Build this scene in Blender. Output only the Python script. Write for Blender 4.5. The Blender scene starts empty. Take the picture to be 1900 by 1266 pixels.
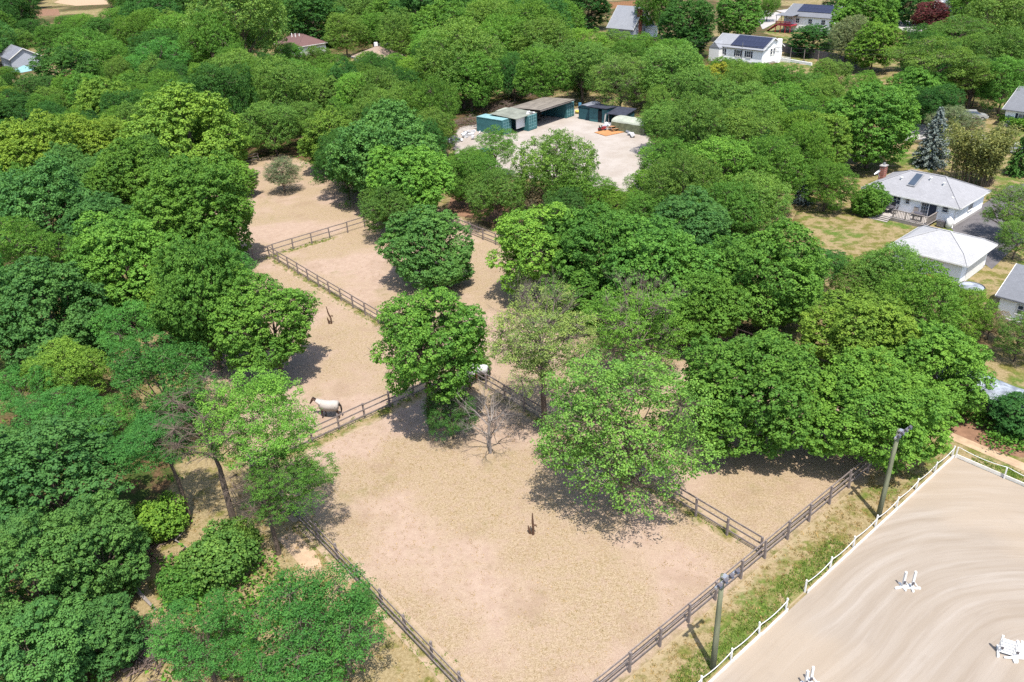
import bpy, bmesh, math, random
import numpy as np
from mathutils import Vector, Matrix

random.seed(7)
SC = bpy.context.scene
COL = SC.collection
R_ = math.radians

# ------------------------------------------------------------------ camera
F_PX, PITCH, ROLL, CAM_H = 1478.0, R_(28.6), R_(-3.03), 35.0
cp, sp = math.cos(PITCH), math.sin(PITCH)
FW = np.array([0, cp, -sp]); _rt = np.array([1.0, 0, 0]); _up = np.array([0, sp, cp])
RT = math.cos(ROLL) * _rt + math.sin(ROLL) * _up
UP = -math.sin(ROLL) * _rt + math.cos(ROLL) * _up
cam_d = bpy.data.cameras.new('camera')
cam_d.sensor_width = 36.0
cam_d.lens = F_PX / 1900 * 36.0
cam_d.clip_start, cam_d.clip_end = 0.5, 5000
cam = bpy.data.objects.new('camera', cam_d)
cam.matrix_world = Matrix((
    (RT[0], UP[0], -FW[0], 0), (RT[1], UP[1], -FW[1], 0), (RT[2], UP[2], -FW[2], CAM_H), (0, 0, 0, 1)))
COL.objects.link(cam)
SC.camera = cam

# ------------------------------------------------------------------ sky, sun, exposure
SUN_EL, SUN_AZ = R_(66), R_(168.5)           # azimuth clockwise from +Y
w = bpy.data.worlds.new('World'); SC.world = w; w.use_nodes = True
nt = w.node_tree
sky = nt.nodes.new('ShaderNodeTexSky'); sky.sky_type = 'NISHITA'; sky.sun_disc = False
sky.sun_elevation, sky.sun_rotation = SUN_EL, SUN_AZ
sky.air_density, sky.dust_density, sky.ozone_density = 1.0, 1.5, 1.0
bg = nt.nodes['Background']; bg.inputs['Strength'].default_value = 0.15
nt.links.new(sky.outputs[0], bg.inputs[0])
sun_d = bpy.data.lights.new('sun', 'SUN'); sun_d.energy = 4.5; sun_d.angle = R_(0.53); sun_d.color = (1, 0.95, 0.87)
sun = bpy.data.objects.new('sun', sun_d); COL.objects.link(sun)
S = Vector((math.sin(SUN_AZ) * math.cos(SUN_EL), math.cos(SUN_AZ) * math.cos(SUN_EL), math.sin(SUN_EL)))
sun.rotation_euler = S.to_track_quat('Z', 'Y').to_euler(); sun.location = S * 60
SC.view_settings.view_transform = 'Standard'; SC.view_settings.look = 'None'
SC.view_settings.exposure = 0.86; SC.view_settings.gamma = 1.0; SC.view_settings.use_curve_mapping = False
SC.render.engine = 'CYCLES'
cy = SC.cycles
cy.max_bounces = 6; cy.diffuse_bounces = 3; cy.glossy_bounces = 2; cy.transmission_bounces = 4; cy.transparent_max_bounces = 4
cy.caustics_reflective = cy.caustics_refractive = False
cy.use_denoising = False

# ------------------------------------------------------------------ where things stand
def at(x, y, z=0.0):
    d = FW * F_PX + RT * (x - 950) - UP * (y - 633)
    t = (CAM_H - z) / -d[2]
    return np.array([d[0] * t, d[1] * t, z])
def to_px(p):
    v = np.array([p[0], p[1], p[2] - CAM_H]); k = v @ FW
    return 950 + F_PX * (v @ RT) / k, 633 - F_PX * (v @ UP) / k, k
GA = math.atan2(-.778, .628)                 # heading of the paddock grid
D1 = np.array([math.cos(GA), math.sin(GA)]); D2 = np.array([-math.sin(GA), math.cos(GA)])
def st(s, t):                                # paddock grid: s towards the arena, t towards the houses
    return (14.8 + D1[0] * s + D2[0] * t, 35.6 + D1[1] * s + D2[1] * t)

# ------------------------------------------------------------------ object helpers
def tag(o, label=None, cat=None, group=None, kind=None):
    if label: o['label'] = label
    if cat: o['category'] = cat
    if group: o['group'] = group
    if kind: o['kind'] = kind
    return o
def empty(name, loc=(0, 0, 0), rz=0.0, label=None, cat=None, group=None):
    o = bpy.data.objects.new(name, None); COL.objects.link(o)
    o.location = loc; o.rotation_euler = (0, 0, rz); o.empty_display_size = .3
    return tag(o, label, cat, group)
def link(name, me, parent=None, loc=None, rot=None, label=None):
    o = bpy.data.objects.new(name, me); COL.objects.link(o)
    if parent: o.parent = parent
    if loc is not None: o.location = loc
    if rot is not None: o.rotation_euler = rot
    if label: o['label'] = label
    return o
class MB:
    """collects shapes, builds ONE mesh"""
    def __init__(s): s.v, s.f = [], []
    def add(s, v, f):
        b = len(s.v); s.v += [tuple(p) for p in v]; s.f += [tuple(i + b for i in q) for q in f]; return s
    def box(s, c, d, rz=0.0, rx=0.0, ry=0.0, taper=1.0):
        hx, hy, hz = d[0] / 2, d[1] / 2, d[2] / 2
        M = Matrix.Rotation(rz, 3, 'Z') @ Matrix.Rotation(ry, 3, 'Y') @ Matrix.Rotation(rx, 3, 'X')
        v = []
        for z in (-hz, hz):
            k = taper if z > 0 else 1
            for x, y in ((-hx, -hy), (hx, -hy), (hx, hy), (-hx, hy)):
                v.append(tuple(Vector(c) + M @ Vector((x * k, y * k, z))))
        return s.add(v, [(3, 2, 1, 0), (4, 5, 6, 7), (0, 1, 5, 4), (1, 2, 6, 5), (2, 3, 7, 6), (3, 0, 4, 7)])
    def bar(s, a, b, wd, th=None):
        a, b = Vector(a), Vector(b); d = b - a; th = th or wd
        t = d.normalized(); u = t.cross(Vector((0, 0, 1)))
        if u.length < 1e-3: u = Vector((1, 0, 0))
        u.normalize(); n = u.cross(t)
        v = []
        for p in (a, b):
            for x, y in ((-1, -1), (1, -1), (1, 1), (-1, 1)):
                v.append(tuple(p + u * x * wd / 2 + n * y * th / 2))
        return s.add(v, [(3, 2, 1, 0), (4, 5, 6, 7), (0, 1, 5, 4), (1, 2, 6, 5), (2, 3, 7, 6), (3, 0, 4, 7)])
    def tube(s, pts, rad, n=6, cap=True):
        P = [Vector(p) for p in pts]
        if not hasattr(rad, '__len__'): rad = [rad] * len(P)
        u = None; rings = []
        for i, p in enumerate(P):
            t = (P[min(i + 1, len(P) - 1)] - P[max(i - 1, 0)])
            t = t.normalized() if t.length > 1e-6 else Vector((0, 0, 1))
            if u is None:
                u = t.cross(Vector((0.13, 1, 0.07)))
                if u.length < .05: u = t.cross(Vector((1, 0, 0)))
            u = (u - t * u.dot(t)).normalized(); b = t.cross(u)
            rr = rad[i] if hasattr(rad[i], '__len__') else (rad[i], rad[i])
            rings.append([tuple(p + u * math.cos(2 * math.pi * k / n) * rr[0] + b * math.sin(2 * math.pi * k / n) * rr[1]) for k in range(n)])
        v = [q for r in rings for q in r]; f = []
        for i in range(len(P) - 1):
            for k in range(n):
                f.append((i * n + k, i * n + (k + 1) % n, (i + 1) * n + (k + 1) % n, (i + 1) * n + k))
        if cap:
            f.append(tuple(range(n - 1, -1, -1))); f.append(tuple((len(P) - 1) * n + k for k in range(n)))
        return s.add(v, f)
    def prism(s, poly, z0, z1):
        n = len(poly)
        v = [(x, y, z0) for x, y in poly] + [(x, y, z1) for x, y in poly]
        f = [tuple(range(n - 1, -1, -1)), tuple(range(n, 2 * n))] + [(k, (k + 1) % n, n + (k + 1) % n, n + k) for k in range(n)]
        return s.add(v, f)
    def mesh(s, name, mat=None, smooth=False):
        me = bpy.data.meshes.new(name); me.from_pydata(s.v, [], s.f); me.update()
        if mat: me.materials.append(mat)
        if smooth: me.polygons.foreach_set('use_smooth', [True] * len(me.polygons))
        return me
    def build(s, name, mat, parent=None, loc=None, rot=None, label=None, smooth=False):
        return link(name, s.mesh(name, mat, smooth), parent, loc, rot, label)

# ------------------------------------------------------------------ materials
class N:
    def __init__(s, name):
        s.m = bpy.data.materials.new(name); s.m.use_nodes = True
        s.t = s.m.node_tree; s.t.nodes.clear()
        s.out = s.t.nodes.new('ShaderNodeOutputMaterial')
        s._co = None
    def n(s, typ, **kw):
        q = s.t.nodes.new(typ)
        for k, v in kw.items(): setattr(q, k, v)
        return q
    def put(s, sock, val):
        if hasattr(val, 'is_output'): s.t.links.new(val, sock)
        elif val is not None:
            if sock.type == 'RGBA' and len(val) == 3: val = (*val, 1)
            sock.default_value = val
    def co(s, kind='Object'):
        if s._co is None: s._co = s.n('ShaderNodeTexCoord')
        return s._co.outputs[kind]
    def noise(s, scale, detail=3, rough=.55, vec=None, dist=0.0):
        q = s.n('ShaderNodeTexNoise'); q.inputs['Scale'].default_value = scale
        q.inputs['Detail'].default_value = detail; q.inputs['Roughness'].default_value = rough
        q.inputs['Distortion'].default_value = dist
        s.put(q.inputs['Vector'], vec if vec is not None else s.co()); return q.outputs['Fac']
    def voro(s, scale, vec=None, feature='F1', out='Distance'):
        q = s.n('ShaderNodeTexVoronoi', feature=feature); q.inputs['Scale'].default_value = scale
        s.put(q.inputs['Vector'], vec if vec is not None else s.co()); return q.outputs[out]
    def mapr(s, v, a, b, c=0.0, d=1.0):
        q = s.n('ShaderNodeMapRange', interpolation_type='SMOOTHSTEP')
        s.put(q.inputs[0], v)
        for i, x in enumerate((a, b, c, d)): q.inputs[i + 1].default_value = x
        return q.outputs[0]
    def math(s, op, a, b=None):
        q = s.n('ShaderNodeMath', operation=op); s.put(q.inputs[0], a); s.put(q.inputs[1], b); return q.outputs[0]
    def mix(s, f, a, b, mode='MIX'):
        q = s.n('ShaderNodeMix', data_type='RGBA', blend_type=mode)
        s.put(q.inputs[0], f); s.put(q.inputs[6], a); s.put(q.inputs[7], b); return q.outputs[2]
    def attr(s, name, out='Fac'):
        q = s.n('ShaderNodeAttribute'); q.attribute_name = name; return q.outputs[out]
    def map(s, sc=(1, 1, 1), rot=(0, 0, 0), loc=(0, 0, 0), vec=None):
        q = s.n('ShaderNodeMapping'); q.inputs['Scale'].default_value = sc; q.inputs['Rotation'].default_value = rot
        q.inputs['Location'].default_value = loc
        s.put(q.inputs['Vector'], vec if vec is not None else s.co()); return q.outputs[0]
    def bump(s, h, strength=.5, dist=.05):
        q = s.n('ShaderNodeBump'); q.inputs['Strength'].default_value = strength; q.inputs['Distance'].default_value = dist
        s.put(q.inputs['Height'], h); return q.outputs[0]
    def done(s, col, rough=.9, nrm=None, metal=0.0, spec=.3, gain=1.0):
        if gain != 1.0: col = s.mix(1.0, col, (gain, gain, gain), 'MULTIPLY')
        b = s.n('ShaderNodeBsdfPrincipled')
        s.put(b.inputs['Base Color'], col); s.put(b.inputs['Roughness'], rough)
        b.inputs['Metallic'].default_value = metal; b.inputs['Specular IOR Level'].default_value = spec
        if nrm is not None: s.put(b.inputs['Normal'], nrm)
        s.t.links.new(b.outputs[0], s.out.inputs[0]); return s.m

def plain(name, c, rough=.7, var=.18, scale=3.0, metal=0.0, spec=.3, stretch=None, c2=None, gain=.72, bmp=None):
    """a surface with uneven, weathered colour"""
    q = N(name)
    v = q.map(stretch) if stretch else None
    f = q.mapr(q.noise(scale, 4, .65, v), .3, .72)
    hi = tuple(min(1, x * (1 + var)) for x in c); lo = c2 or tuple(x * (1 - var) for x in c)
    g = q.noise(scale * 9, 2, .5, v)
    col = q.mix(f, lo, hi)
    return q.done(q.mix(q.mapr(g, .35, .65, 0, min(.35, var * 1.6)), col, tuple(x * .8 for x in c)), rough, q.bump(g, min(.25, var * .9) if bmp is None else bmp, .01), metal, spec, gain)

def grass_col(q, green=.5):
    """dry summer grass: straw, olive and green patches, bare soil"""
    big = q.noise(.11, 4, .6); mid = q.noise(.7, 4, .65); fine = q.noise(5.5, 3, .7); spk = q.noise(17, 2, .6)
    straw = q.mix(q.mapr(fine, .35, .65), (.33, .25, .125), (.45, .355, .20))
    olive = q.mix(q.mapr(fine, .35, .65), (.15, .155, .035), (.26, .23, .07))
    grn = q.mix(q.mapr(fine, .3, .7), (.085, .165, .025), (.17, .25, .05))
    soil = q.mix(q.mapr(spk, .3, .7), (.36, .25, .145), (.52, .385, .25))
    a = q.mix(q.mapr(mid, .56 - .2 * green, .72 - .2 * green), straw, olive)
    gm = q.math('ADD', q.math('MULTIPLY', big, .65), q.math('MULTIPLY', mid, .35))
    a = q.mix(q.mapr(gm, .64 - .21 * green, .76 - .21 * green), a, grn)
    a = q.mix(q.mapr(q.noise(.45, 5, .7, q.map(loc=(31, 7, 0))), .60, .70), a, soil)
    return q.mix(q.mapr(spk, .52, .72, 0, .5), a, (.09, .075, .03)), fine
def litter_col(q):
    """woodland floor: brown leaf litter, low weeds"""
    mid = q.noise(.5, 4, .65); fine = q.noise(6, 3, .7)
    br = q.mix(q.mapr(fine, .35, .65), (.10, .06, .03), (.22, .14, .075))
    gr = q.mix(q.mapr(fine, .3, .7), (.035, .065, .014), (.09, .125, .03))
    return q.mix(q.mapr(mid, .42, .6), br, gr), fine

def mat_ground():
    q = N('ground_earth'); a, f1 = litter_col(q); b, f2 = grass_col(q, .45)
    m = q.mapr(q.noise(.035, 3, .6), .46, .6)
    return q.done(q.mix(m, a, b), .95, q.bump(f1, .7, .08), spec=.1, gain=.6)
def mat_grass(name, green, soft=None):
    q = N(name); a, f = grass_col(q, green); l = soft or litter_col(q)[0]
    e = q.mapr(q.math('ADD', q.attr('edge'), q.math('MULTIPLY', q.noise(.8, 4, .7), 2.4)), 1.1, 1.9)
    return q.done(q.mix(e, l, a), .95, q.bump(f, .7, .06), spec=.1, gain=.6)
def mat_paddock():
    q = N('paddock_soil')
    zone = q.noise(.085, 3, .6); mid = q.noise(.55, 4, .65); fl = q.noise(5.5, 5, .85); spk = q.noise(14, 3, .75); brk = q.noise(1.6, 4, .7)
    dust = q.mix(q.mapr(brk, .34, .66), (.54, .388, .30), (.625, .466, .366))
    straw = q.mix(q.mapr(fl, .38, .62), (.385, .28, .155), (.61, .47, .315))
    z = q.mapr(zone, .38, .58)
    c = q.mix(q.math('MULTIPLY', q.mapr(zone, .40, .54, .1, 1), q.mapr(brk, .3, .6, .4, 1)), dust, straw)
    c = q.mix(q.math('MULTIPLY', q.mapr(spk, .53, .64, 0, .8), q.mapr(zone, .38, .54, .3, 1)), c, (.66, .54, .38))
    c = q.mix(q.math('MULTIPLY', q.mapr(spk, .47, .37, 0, .75), q.mapr(zone, .38, .55, .25, 1)), c, (.235, .165, .085))
    c = q.mix(q.mapr(q.noise(.16, 4, .7, q.map(loc=(5, 40, 0))), .58, .74, 0, .5), c, (.27, .24, .085))
    c = q.mix(q.mapr(q.noise(.22, 4, .65, q.map(loc=(80, 3, 0))), .52, .70, 0, .42), c, (.385, .265, .18))
    c = q.mix(q.mapr(q.noise(1.1, 5, .75, q.map(loc=(11, 60, 0))), .58, .70, 0, .45), c, (.36, .265, .17))
    g, _ = grass_col(q, .35)
    e = q.mapr(q.math('ADD', q.attr('edge'), q.math('MULTIPLY', q.noise(.9, 4, .7), 1.8)), .85, 1.6)
    return q.done(q.mix(e, g, c), .95, q.bump(fl, .6, .05), spec=.1, gain=.54)
def mat_arena():
    """raked sand: harrow tracks run along the rails and round the corner"""
    q = N('arena_sand')
    def dot(v, d):
        n = q.n('ShaderNodeVectorMath', operation='DOT_PRODUCT'); q.put(n.inputs[0], v); n.inputs[1].default_value = (d[0], d[1], 0); return n.outputs['Value']
    wob = q.n('ShaderNodeTexNoise'); wob.inputs['Scale'].default_value = .13; wob.inputs['Detail'].default_value = 2
    q.put(wob.inputs['Vector'], q.co())
    sh = q.n('ShaderNodeVectorMath', operation='MULTIPLY_ADD'); q.put(sh.inputs[0], wob.outputs['Color']); sh.inputs[1].default_value = (1.1, 1.1, 0); q.put(sh.inputs[2], q.map(loc=(-14.8, -35.6, 0)))
    s_, t_ = dot(sh.outputs[0], D1), dot(sh.outputs[0], D2)
    a = q.math('SUBTRACT', 19.0, s_); b = q.math('SUBTRACT', t_, 1.5)
    a0, b0 = q.math('MAXIMUM', a, 0.0), q.math('MAXIMUM', b, 0.0)
    r = q.math('ADD', q.math('SQRT', q.math('ADD', q.math('MULTIPLY', a0, a0), q.math('MULTIPLY', b0, b0))), q.math('MINIMUM', q.math('MAXIMUM', a, b), 0.0))
    al = q.math('ADD', s_, t_)
    def band(kr, ka, off):
        c = q.n('ShaderNodeCombineXYZ'); q.put(c.inputs[0], q.math('MULTIPLY', r, kr)); q.put(c.inputs[1], q.math('MULTIPLY', al, ka)); c.inputs[2].default_value = off; return c.outputs[0]
    broad = q.noise(1.0, 2, .5, band(.5, .03, 0)); track = q.noise(1.0, 3, .55, band(1.35, .075, 7)); fine = q.noise(1.0, 3, .6, band(4.2, .22, 13))
    big = q.noise(.11, 3, .5); gr = q.noise(22, 2, .6); blot = q.noise(.6, 4, .6)
    amp = q.mapr(r, 1.0, 9.0, .3, 1.0)
    c = q.mix(q.mapr(broad, .30, .70), (.50, .42, .34), (.565, .485, .405))
    c = q.mix(q.math('MULTIPLY', amp, q.mapr(track, .5, .70, 0, .5)), c, (.66, .59, .52))
    c = q.mix(q.math('MULTIPLY', amp, q.mapr(track, .5, .34, 0, .4)), c, (.42, .335, .25))
    c = q.mix(q.math('MULTIPLY', amp, q.mapr(fine, .5, .66, 0, .24)), c, (.40, .32, .25))
    c = q.mix(q.mapr(big, .45, .65, 0, .5), c, (.62, .50, .375))
    c = q.mix(q.mapr(blot, .55, .75, 0, .25), c, (.44, .365, .29))
    c = q.mix(q.mapr(gr, .5, .72, 0, .3), c, (.36, .285, .22))
    h = q.math('ADD', fine, q.math('MULTIPLY', gr, .4))
    return q.done(c, .95, q.bump(h, .4, .03), spec=.1, gain=.49)
def mat_gravel():
    q = N('yard_gravel'); a = q.noise(.25, 4, .6); b = q.noise(2.2, 4, .7); g = q.noise(14, 2, .6)
    c = q.mix(q.mapr(a, .35, .65), (.55, .48, .42), (.65, .585, .53))
    c = q.mix(q.mapr(b, .55, .7, 0, .5), c, (.44, .34, .24))
    c = q.mix(q.mapr(g, .5, .7, 0, .3), c, (.36, .3, .25))
    l, _ = litter_col(q)
    e = q.mapr(q.math('ADD', q.attr('edge'), q.math('MULTIPLY', q.noise(.6, 4, .7), 2)), 1.0, 1.7)
    return q.done(q.mix(e, l, c), .95, q.bump(g, .3, .03), spec=.1, gain=.52)

M = {}
M['ground'] = mat_ground(); M['paddock'] = mat_paddock(); M['arena'] = mat_arena(); M['gravel'] = mat_gravel()
M['lawn'] = mat_grass('lawn_grass', .68); M['verge'] = mat_grass('verge_grass', .6, (.46, .36, .22)); M['strip'] = mat_grass('rail_side_grass', .5, (.53, .40, .285)); M['clearing'] = mat_grass('clearing_grass', .28)
M['green_strip'] = mat_grass('green_grass', .95, (.28, .26, .10))
M['path'] = plain('path_dirt', (.50, .36, .24), .95, .2, 1.5, spec=.1)
M['soil'] = plain('red_soil', (.27, .155, .10), .95, .25, .8, spec=.1)
M['asphalt'] = plain('driveway_asphalt', (.155, .145, .15), .9, .2, .6, spec=.2)
M['concrete'] = plain('road_concrete', (.46, .43, .41), .9, .15, .5, spec=.2)
M['fence_wood'] = plain('weathered_fence_wood', (.265, .22, .205), .85, .3, 2.2, stretch=(1, 1, 1), spec=.2)
M['grey_wood'] = plain('grey_board_wood', (.30, .265, .245), .85, .25, 2.5, spec=.2)
M['stockade'] = plain('stockade_wood', (.17, .15, .15), .85, .25, 2.5, spec=.2)
M['orange_wood'] = plain('orange_board_wood', (.45, .24, .13), .8, .2, 2, spec=.2)
M['stump'] = plain('rotten_stump_wood', (.13, .075, .05), .9, .35, 3, spec=.1)
M['white'] = plain('white_paint', (.95, .94, .92), .5, .06, 3)
M['kick'] = plain('kickboard_paint', (.90, .86, .80), .7, .14, 2.2)
M['rope'] = plain('white_rope', (.78, .78, .76), .6, .05, 3)
M['pole'] = plain('treated_pole_wood', (.22, .235, .15), .85, .25, 1.6, stretch=(4, 4, .4), spec=.2)
M['lamp_metal'] = plain('lamp_housing_metal', (.16, .15, .17), .5, .2, 6, metal=.4)
M['steel'] = plain('pale_steel', (.55, .56, .58), .4, .12, 3, metal=.6)
M['teal'] = plain('teal_painted_steel', (.055, .175, .19), .55, .22, 1.2)
M['teal_light'] = plain('pale_teal_top', (.26, .46, .48), .6, .15, 1.2)
M['teal_dark'] = plain('teal_boards', (.03, .10, .12), .7, .2, 1.5)
M['tin'] = plain('rusty_tin_roof', (.24, .21, .175), .7, .3, .5, stretch=(1, 3, 1))
M['tin_green'] = plain('mossy_tin_roof', (.25, .265, .22), .7, .25, .6)
M['dark_roof'] = plain('dark_felt_roof', (.045, .05, .075), .8, .3, 1.5)
M['grey_roof'] = plain('curved_grey_roof', (.23, .24, .28), .6, .2, 1)
M['camo'] = plain('camouflage_canvas', (.17, .19, .11), .8, .4, 1.6)
M['canvas'] = plain('pale_canvas', (.42, .45, .37), .8, .2, 1)
M['ply'] = plain('orange_plywood', (.52, .25, .10), .8, .15, 1)
M['yellow'] = plain('yellow_plastic', (.62, .52, .10), .6, .1, 1)
M['red'] = plain('red_paint', (.33, .04, .045), .5, .2, 2)
M['red_deck'] = plain('red_deck_paint', (.40, .03, .05), .6, .15, 2)
M['rust'] = plain('rusty_orange_metal', (.38, .12, .04), .7, .25, 3)
M['siding'] = plain('white_siding', (.88, .89, .90), .6, .03, 1, gain=1.0, bmp=.0)
M['siding_grey'] = plain('grey_siding', (.46, .49, .56), .6, .05, 1, bmp=.02)
M['brick'] = plain('red_brick', (.36, .13, .09), .85, .25, 4)
M['dark'] = plain('painted_interior_shade', (.02, .02, .022), .8, .1, 1)
M['shutter'] = plain('dark_blue_shutter', (.03, .04, .07), .6, .1, 2)
M['solar'] = plain('solar_cell', (.035, .04, .075), .25, .12, .8, spec=.5)
M['deck'] = plain('weathered_deck_boards', (.46, .42, .39), .85, .15, 2)
M['rubber'] = plain('black_rubber', (.02, .02, .02), .8, .2, 5)
M['junk'] = plain('white_plastic_scrap', (.68, .68, .70), .6, .1, 2)
M['blue'] = plain('blue_plastic', (.10, .30, .50), .5, .15, 2)
M['silver_tarp'] = plain('silver_tarp', (.38, .42, .48), .5, .4, 1.3, c2=(.13, .15, .19))
M['horse'] = plain('dark_brown_horse_coat', (.075, .038, .024), .7, .25, 5)
M['horse_bay'] = plain('chestnut_horse_coat', (.17, .075, .035), .7, .25, 5)
M['hair'] = plain('black_horse_hair', (.018, .014, .013), .8, .2, 8)
M['rug'] = plain('pale_horse_rug', (.50, .45, .41), .8, .08, 4)
M['rug_white'] = plain('white_horse_rug', (.62, .62, .62), .8, .06, 4)
M['rug_grey'] = plain('grey_horse_rug', (.40, .36, .38), .8, .08, 4)
M['hoof'] = plain('horn', (.05, .04, .035), .7, .1, 5)
M['eye'] = plain('dark_eye', (.01, .01, .01), .2, .1, 5)
M['car_silver'] = plain('silver_car_paint', (.55, .57, .60), .25, .04, 1, metal=.3, spec=.5)
M['car_dark'] = plain('dark_car_paint', (.04, .045, .06), .25, .05, 1, spec=.5)
M['car_white'] = plain('white_car_paint', (.78, .78, .78), .25, .03, 1, spec=.5)
M['brush'] = plain('dead_brushwood', (.19, .14, .12), .9, .35, 3, spec=.1)
def mat_glass():
    q = N('window_glass'); return q.done(q.mix(q.noise(.6, 2), (.02, .03, .045), (.07, .09, .12)), .08, None, 0, .8)
M['glass'] = mat_glass()
def mat_shingle(name, c):
    q = N(name); br = q.n('ShaderNodeTexBrick'); br.offset = .5
    br.inputs['Scale'].default_value = 1.0; br.inputs['Brick Width'].default_value = .33; br.inputs['Row Height'].default_value = .18
    br.inputs['Mortar Size'].default_value = .012
    q.put(br.inputs['Vector'], q.co())
    for i, k in ((0, 1.07), (1, .93), (2, .75)): br.inputs[i + 1].default_value = (c[0] * k, c[1] * k, c[2] * k, 1)
    big = q.noise(.5, 4, .6); fine = q.noise(9, 2, .6)
    col = q.mix(q.mapr(big, .35, .7, 0, .35), br.outputs[0], tuple(x * .72 for x in c))
    return q.done(q.mix(q.mapr(fine, .4, .7, 0, .25), col, tuple(min(1, x * 1.25) for x in c)), .9, q.bump(fine, .3, .01), spec=.2, gain=.68)
M['sh_grey'] = mat_shingle('pale_grey_shingle', (.37, .37, .39)); M['sh_white'] = mat_shingle('white_shingle', (.47, .47, .48))
M['sh_dark'] = mat_shingle('dark_grey_shingle', (.22, .23, .255)); M['sh_brown'] = mat_shingle('brown_shingle', (.19, .11, .105))
M['sh_tan'] = mat_shingle('tan_shingle', (.40, .30, .235)); M['sh_mid'] = mat_shingle('mid_grey_shingle', (.34, .355, .39))
def mat_leaf(name='leaf', trans=.30):
    q = N(name)
    oi = q.n('ShaderNodeObjectInfo'); t = q.attr('tint')
    base = oi.outputs['Color']
    lo = q.mix(1.0, base, (.66, .76, .80), 'MULTIPLY'); hi = q.mix(1.0, base, (1.5, 1.34, 1.15), 'MULTIPLY')
    c = q.mix(t, lo, hi)
    df = q.n('ShaderNodeBsdfPrincipled'); q.put(df.inputs['Base Color'], c); df.inputs['Roughness'].default_value = .6
    df.inputs['Specular IOR Level'].default_value = .10
    tr = q.n('ShaderNodeBsdfTranslucent'); q.put(tr.inputs[0], q.mix(1.0, c, (1.25, 1.3, .6), 'MULTIPLY'))
    mx = q.n('ShaderNodeMixShader'); mx.inputs[0].default_value = trans
    q.t.links.new(df.outputs[0], mx.inputs[1]); q.t.links.new(tr.outputs[0], mx.inputs[2]); q.t.links.new(mx.outputs[0], q.out.inputs[0])
    return q.m
M['leaf'] = mat_leaf(); M['needle'] = mat_leaf('needle', .1)
M['bark'] = plain('grey_brown_bark', (.17, .13, .105), .9, .35, 2.5, stretch=(3, 3, .6), spec=.1)
M['bark_dry'] = plain('dry_twig_bark', (.24, .185, .165), .9, .3, 2.5, stretch=(3, 3, .6), spec=.1)
M['bark_dead'] = plain('bleached_dead_bark', (.30, .265, .245), .9, .25, 2.5, stretch=(3, 3, .6), spec=.1)

# ------------------------------------------------------------------ ground sheets
def inside(P, poly):
    x, y = P[:, 0], P[:, 1]; r = np.zeros(len(P), bool)
    n = len(poly)
    for i in range(n):
        x1, y1 = poly[i]; x2, y2 = poly[(i + 1) % n]
        if y1 == y2: continue
        c = ((y1 > y) != (y2 > y)) & (x < (x2 - x1) * (y - y1) / (y2 - y1) + x1)
        r ^= c
    return r
def edge_dist(P, poly):
    d = np.full(len(P), 1e9); n = len(poly)
    for i in range(n):
        a = np.array(poly[i]); b = np.array(poly[(i + 1) % n]); ab = b - a
        t = np.clip(((P - a) @ ab) / max(ab @ ab, 1e-9), 0, 1)
        d = np.minimum(d, np.linalg.norm(P - a - t[:, None] * ab, axis=1))
    return d
def sheet(name, poly, z, mat, res=.5, label=None):
    """a fine grid clipped to an outline; the rim follows the outline and 'edge' holds the metres to it"""
    poly = [tuple(p[:2]) for p in poly]; A = np.array(poly)
    lo, hi = A.min(0) - res, A.max(0) + res
    nx, ny = int((hi[0] - lo[0]) / res) + 2, int((hi[1] - lo[1]) / res) + 2
    gx, gy = np.meshgrid(np.arange(nx), np.arange(ny), indexing='ij')
    P = np.stack([lo[0] + gx * res, lo[1] + gy * res], -1).reshape(-1, 2)
    inn = inside(P, poly); I2 = inn.reshape(nx, ny)
    ins = I2[:-1, :-1] | I2[1:, :-1] | I2[1:, 1:] | I2[:-1, 1:]
    i, j = np.nonzero(ins)
    quad = np.stack([i * ny + j, (i + 1) * ny + j, (i + 1) * ny + j + 1, i * ny + j + 1], -1)
    used = np.unique(quad); remap = -np.ones(nx * ny, int); remap[used] = np.arange(len(used))
    V = P[used].copy(); out = ~inn[used]; e = edge_dist(V, poly); e[out] = 0
    best = np.full(out.sum(), 1e9); Q = V[out]; NQ = Q.copy()
    for k in range(len(poly)):
        a = A[k]; b = A[(k + 1) % len(poly)]; ab = b - a; t = np.clip(((Q - a) @ ab) / max(ab @ ab, 1e-9), 0, 1); C = a + t[:, None] * ab
        d = np.linalg.norm(Q - C, axis=1); m = d < best; best[m] = d[m]; NQ[m] = C[m]
    V[out] = NQ
    me = bpy.data.meshes.new(name)
    me.from_pydata(np.column_stack([V, np.zeros(len(V))]).tolist(), [], remap[quad].tolist())
    at_ = me.attributes.new('edge', 'FLOAT', 'POINT'); at_.data.foreach_set('value', e.astype(np.float32))
    me.materials.append(mat); me.update()
    o = link(name, me, None, (0, 0, z)); tag(o, kind='structure')
    if label: o['label'] = label
    return o
def pxs(*pts): return [at(x, y)[:2] for x, y in pts]

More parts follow.
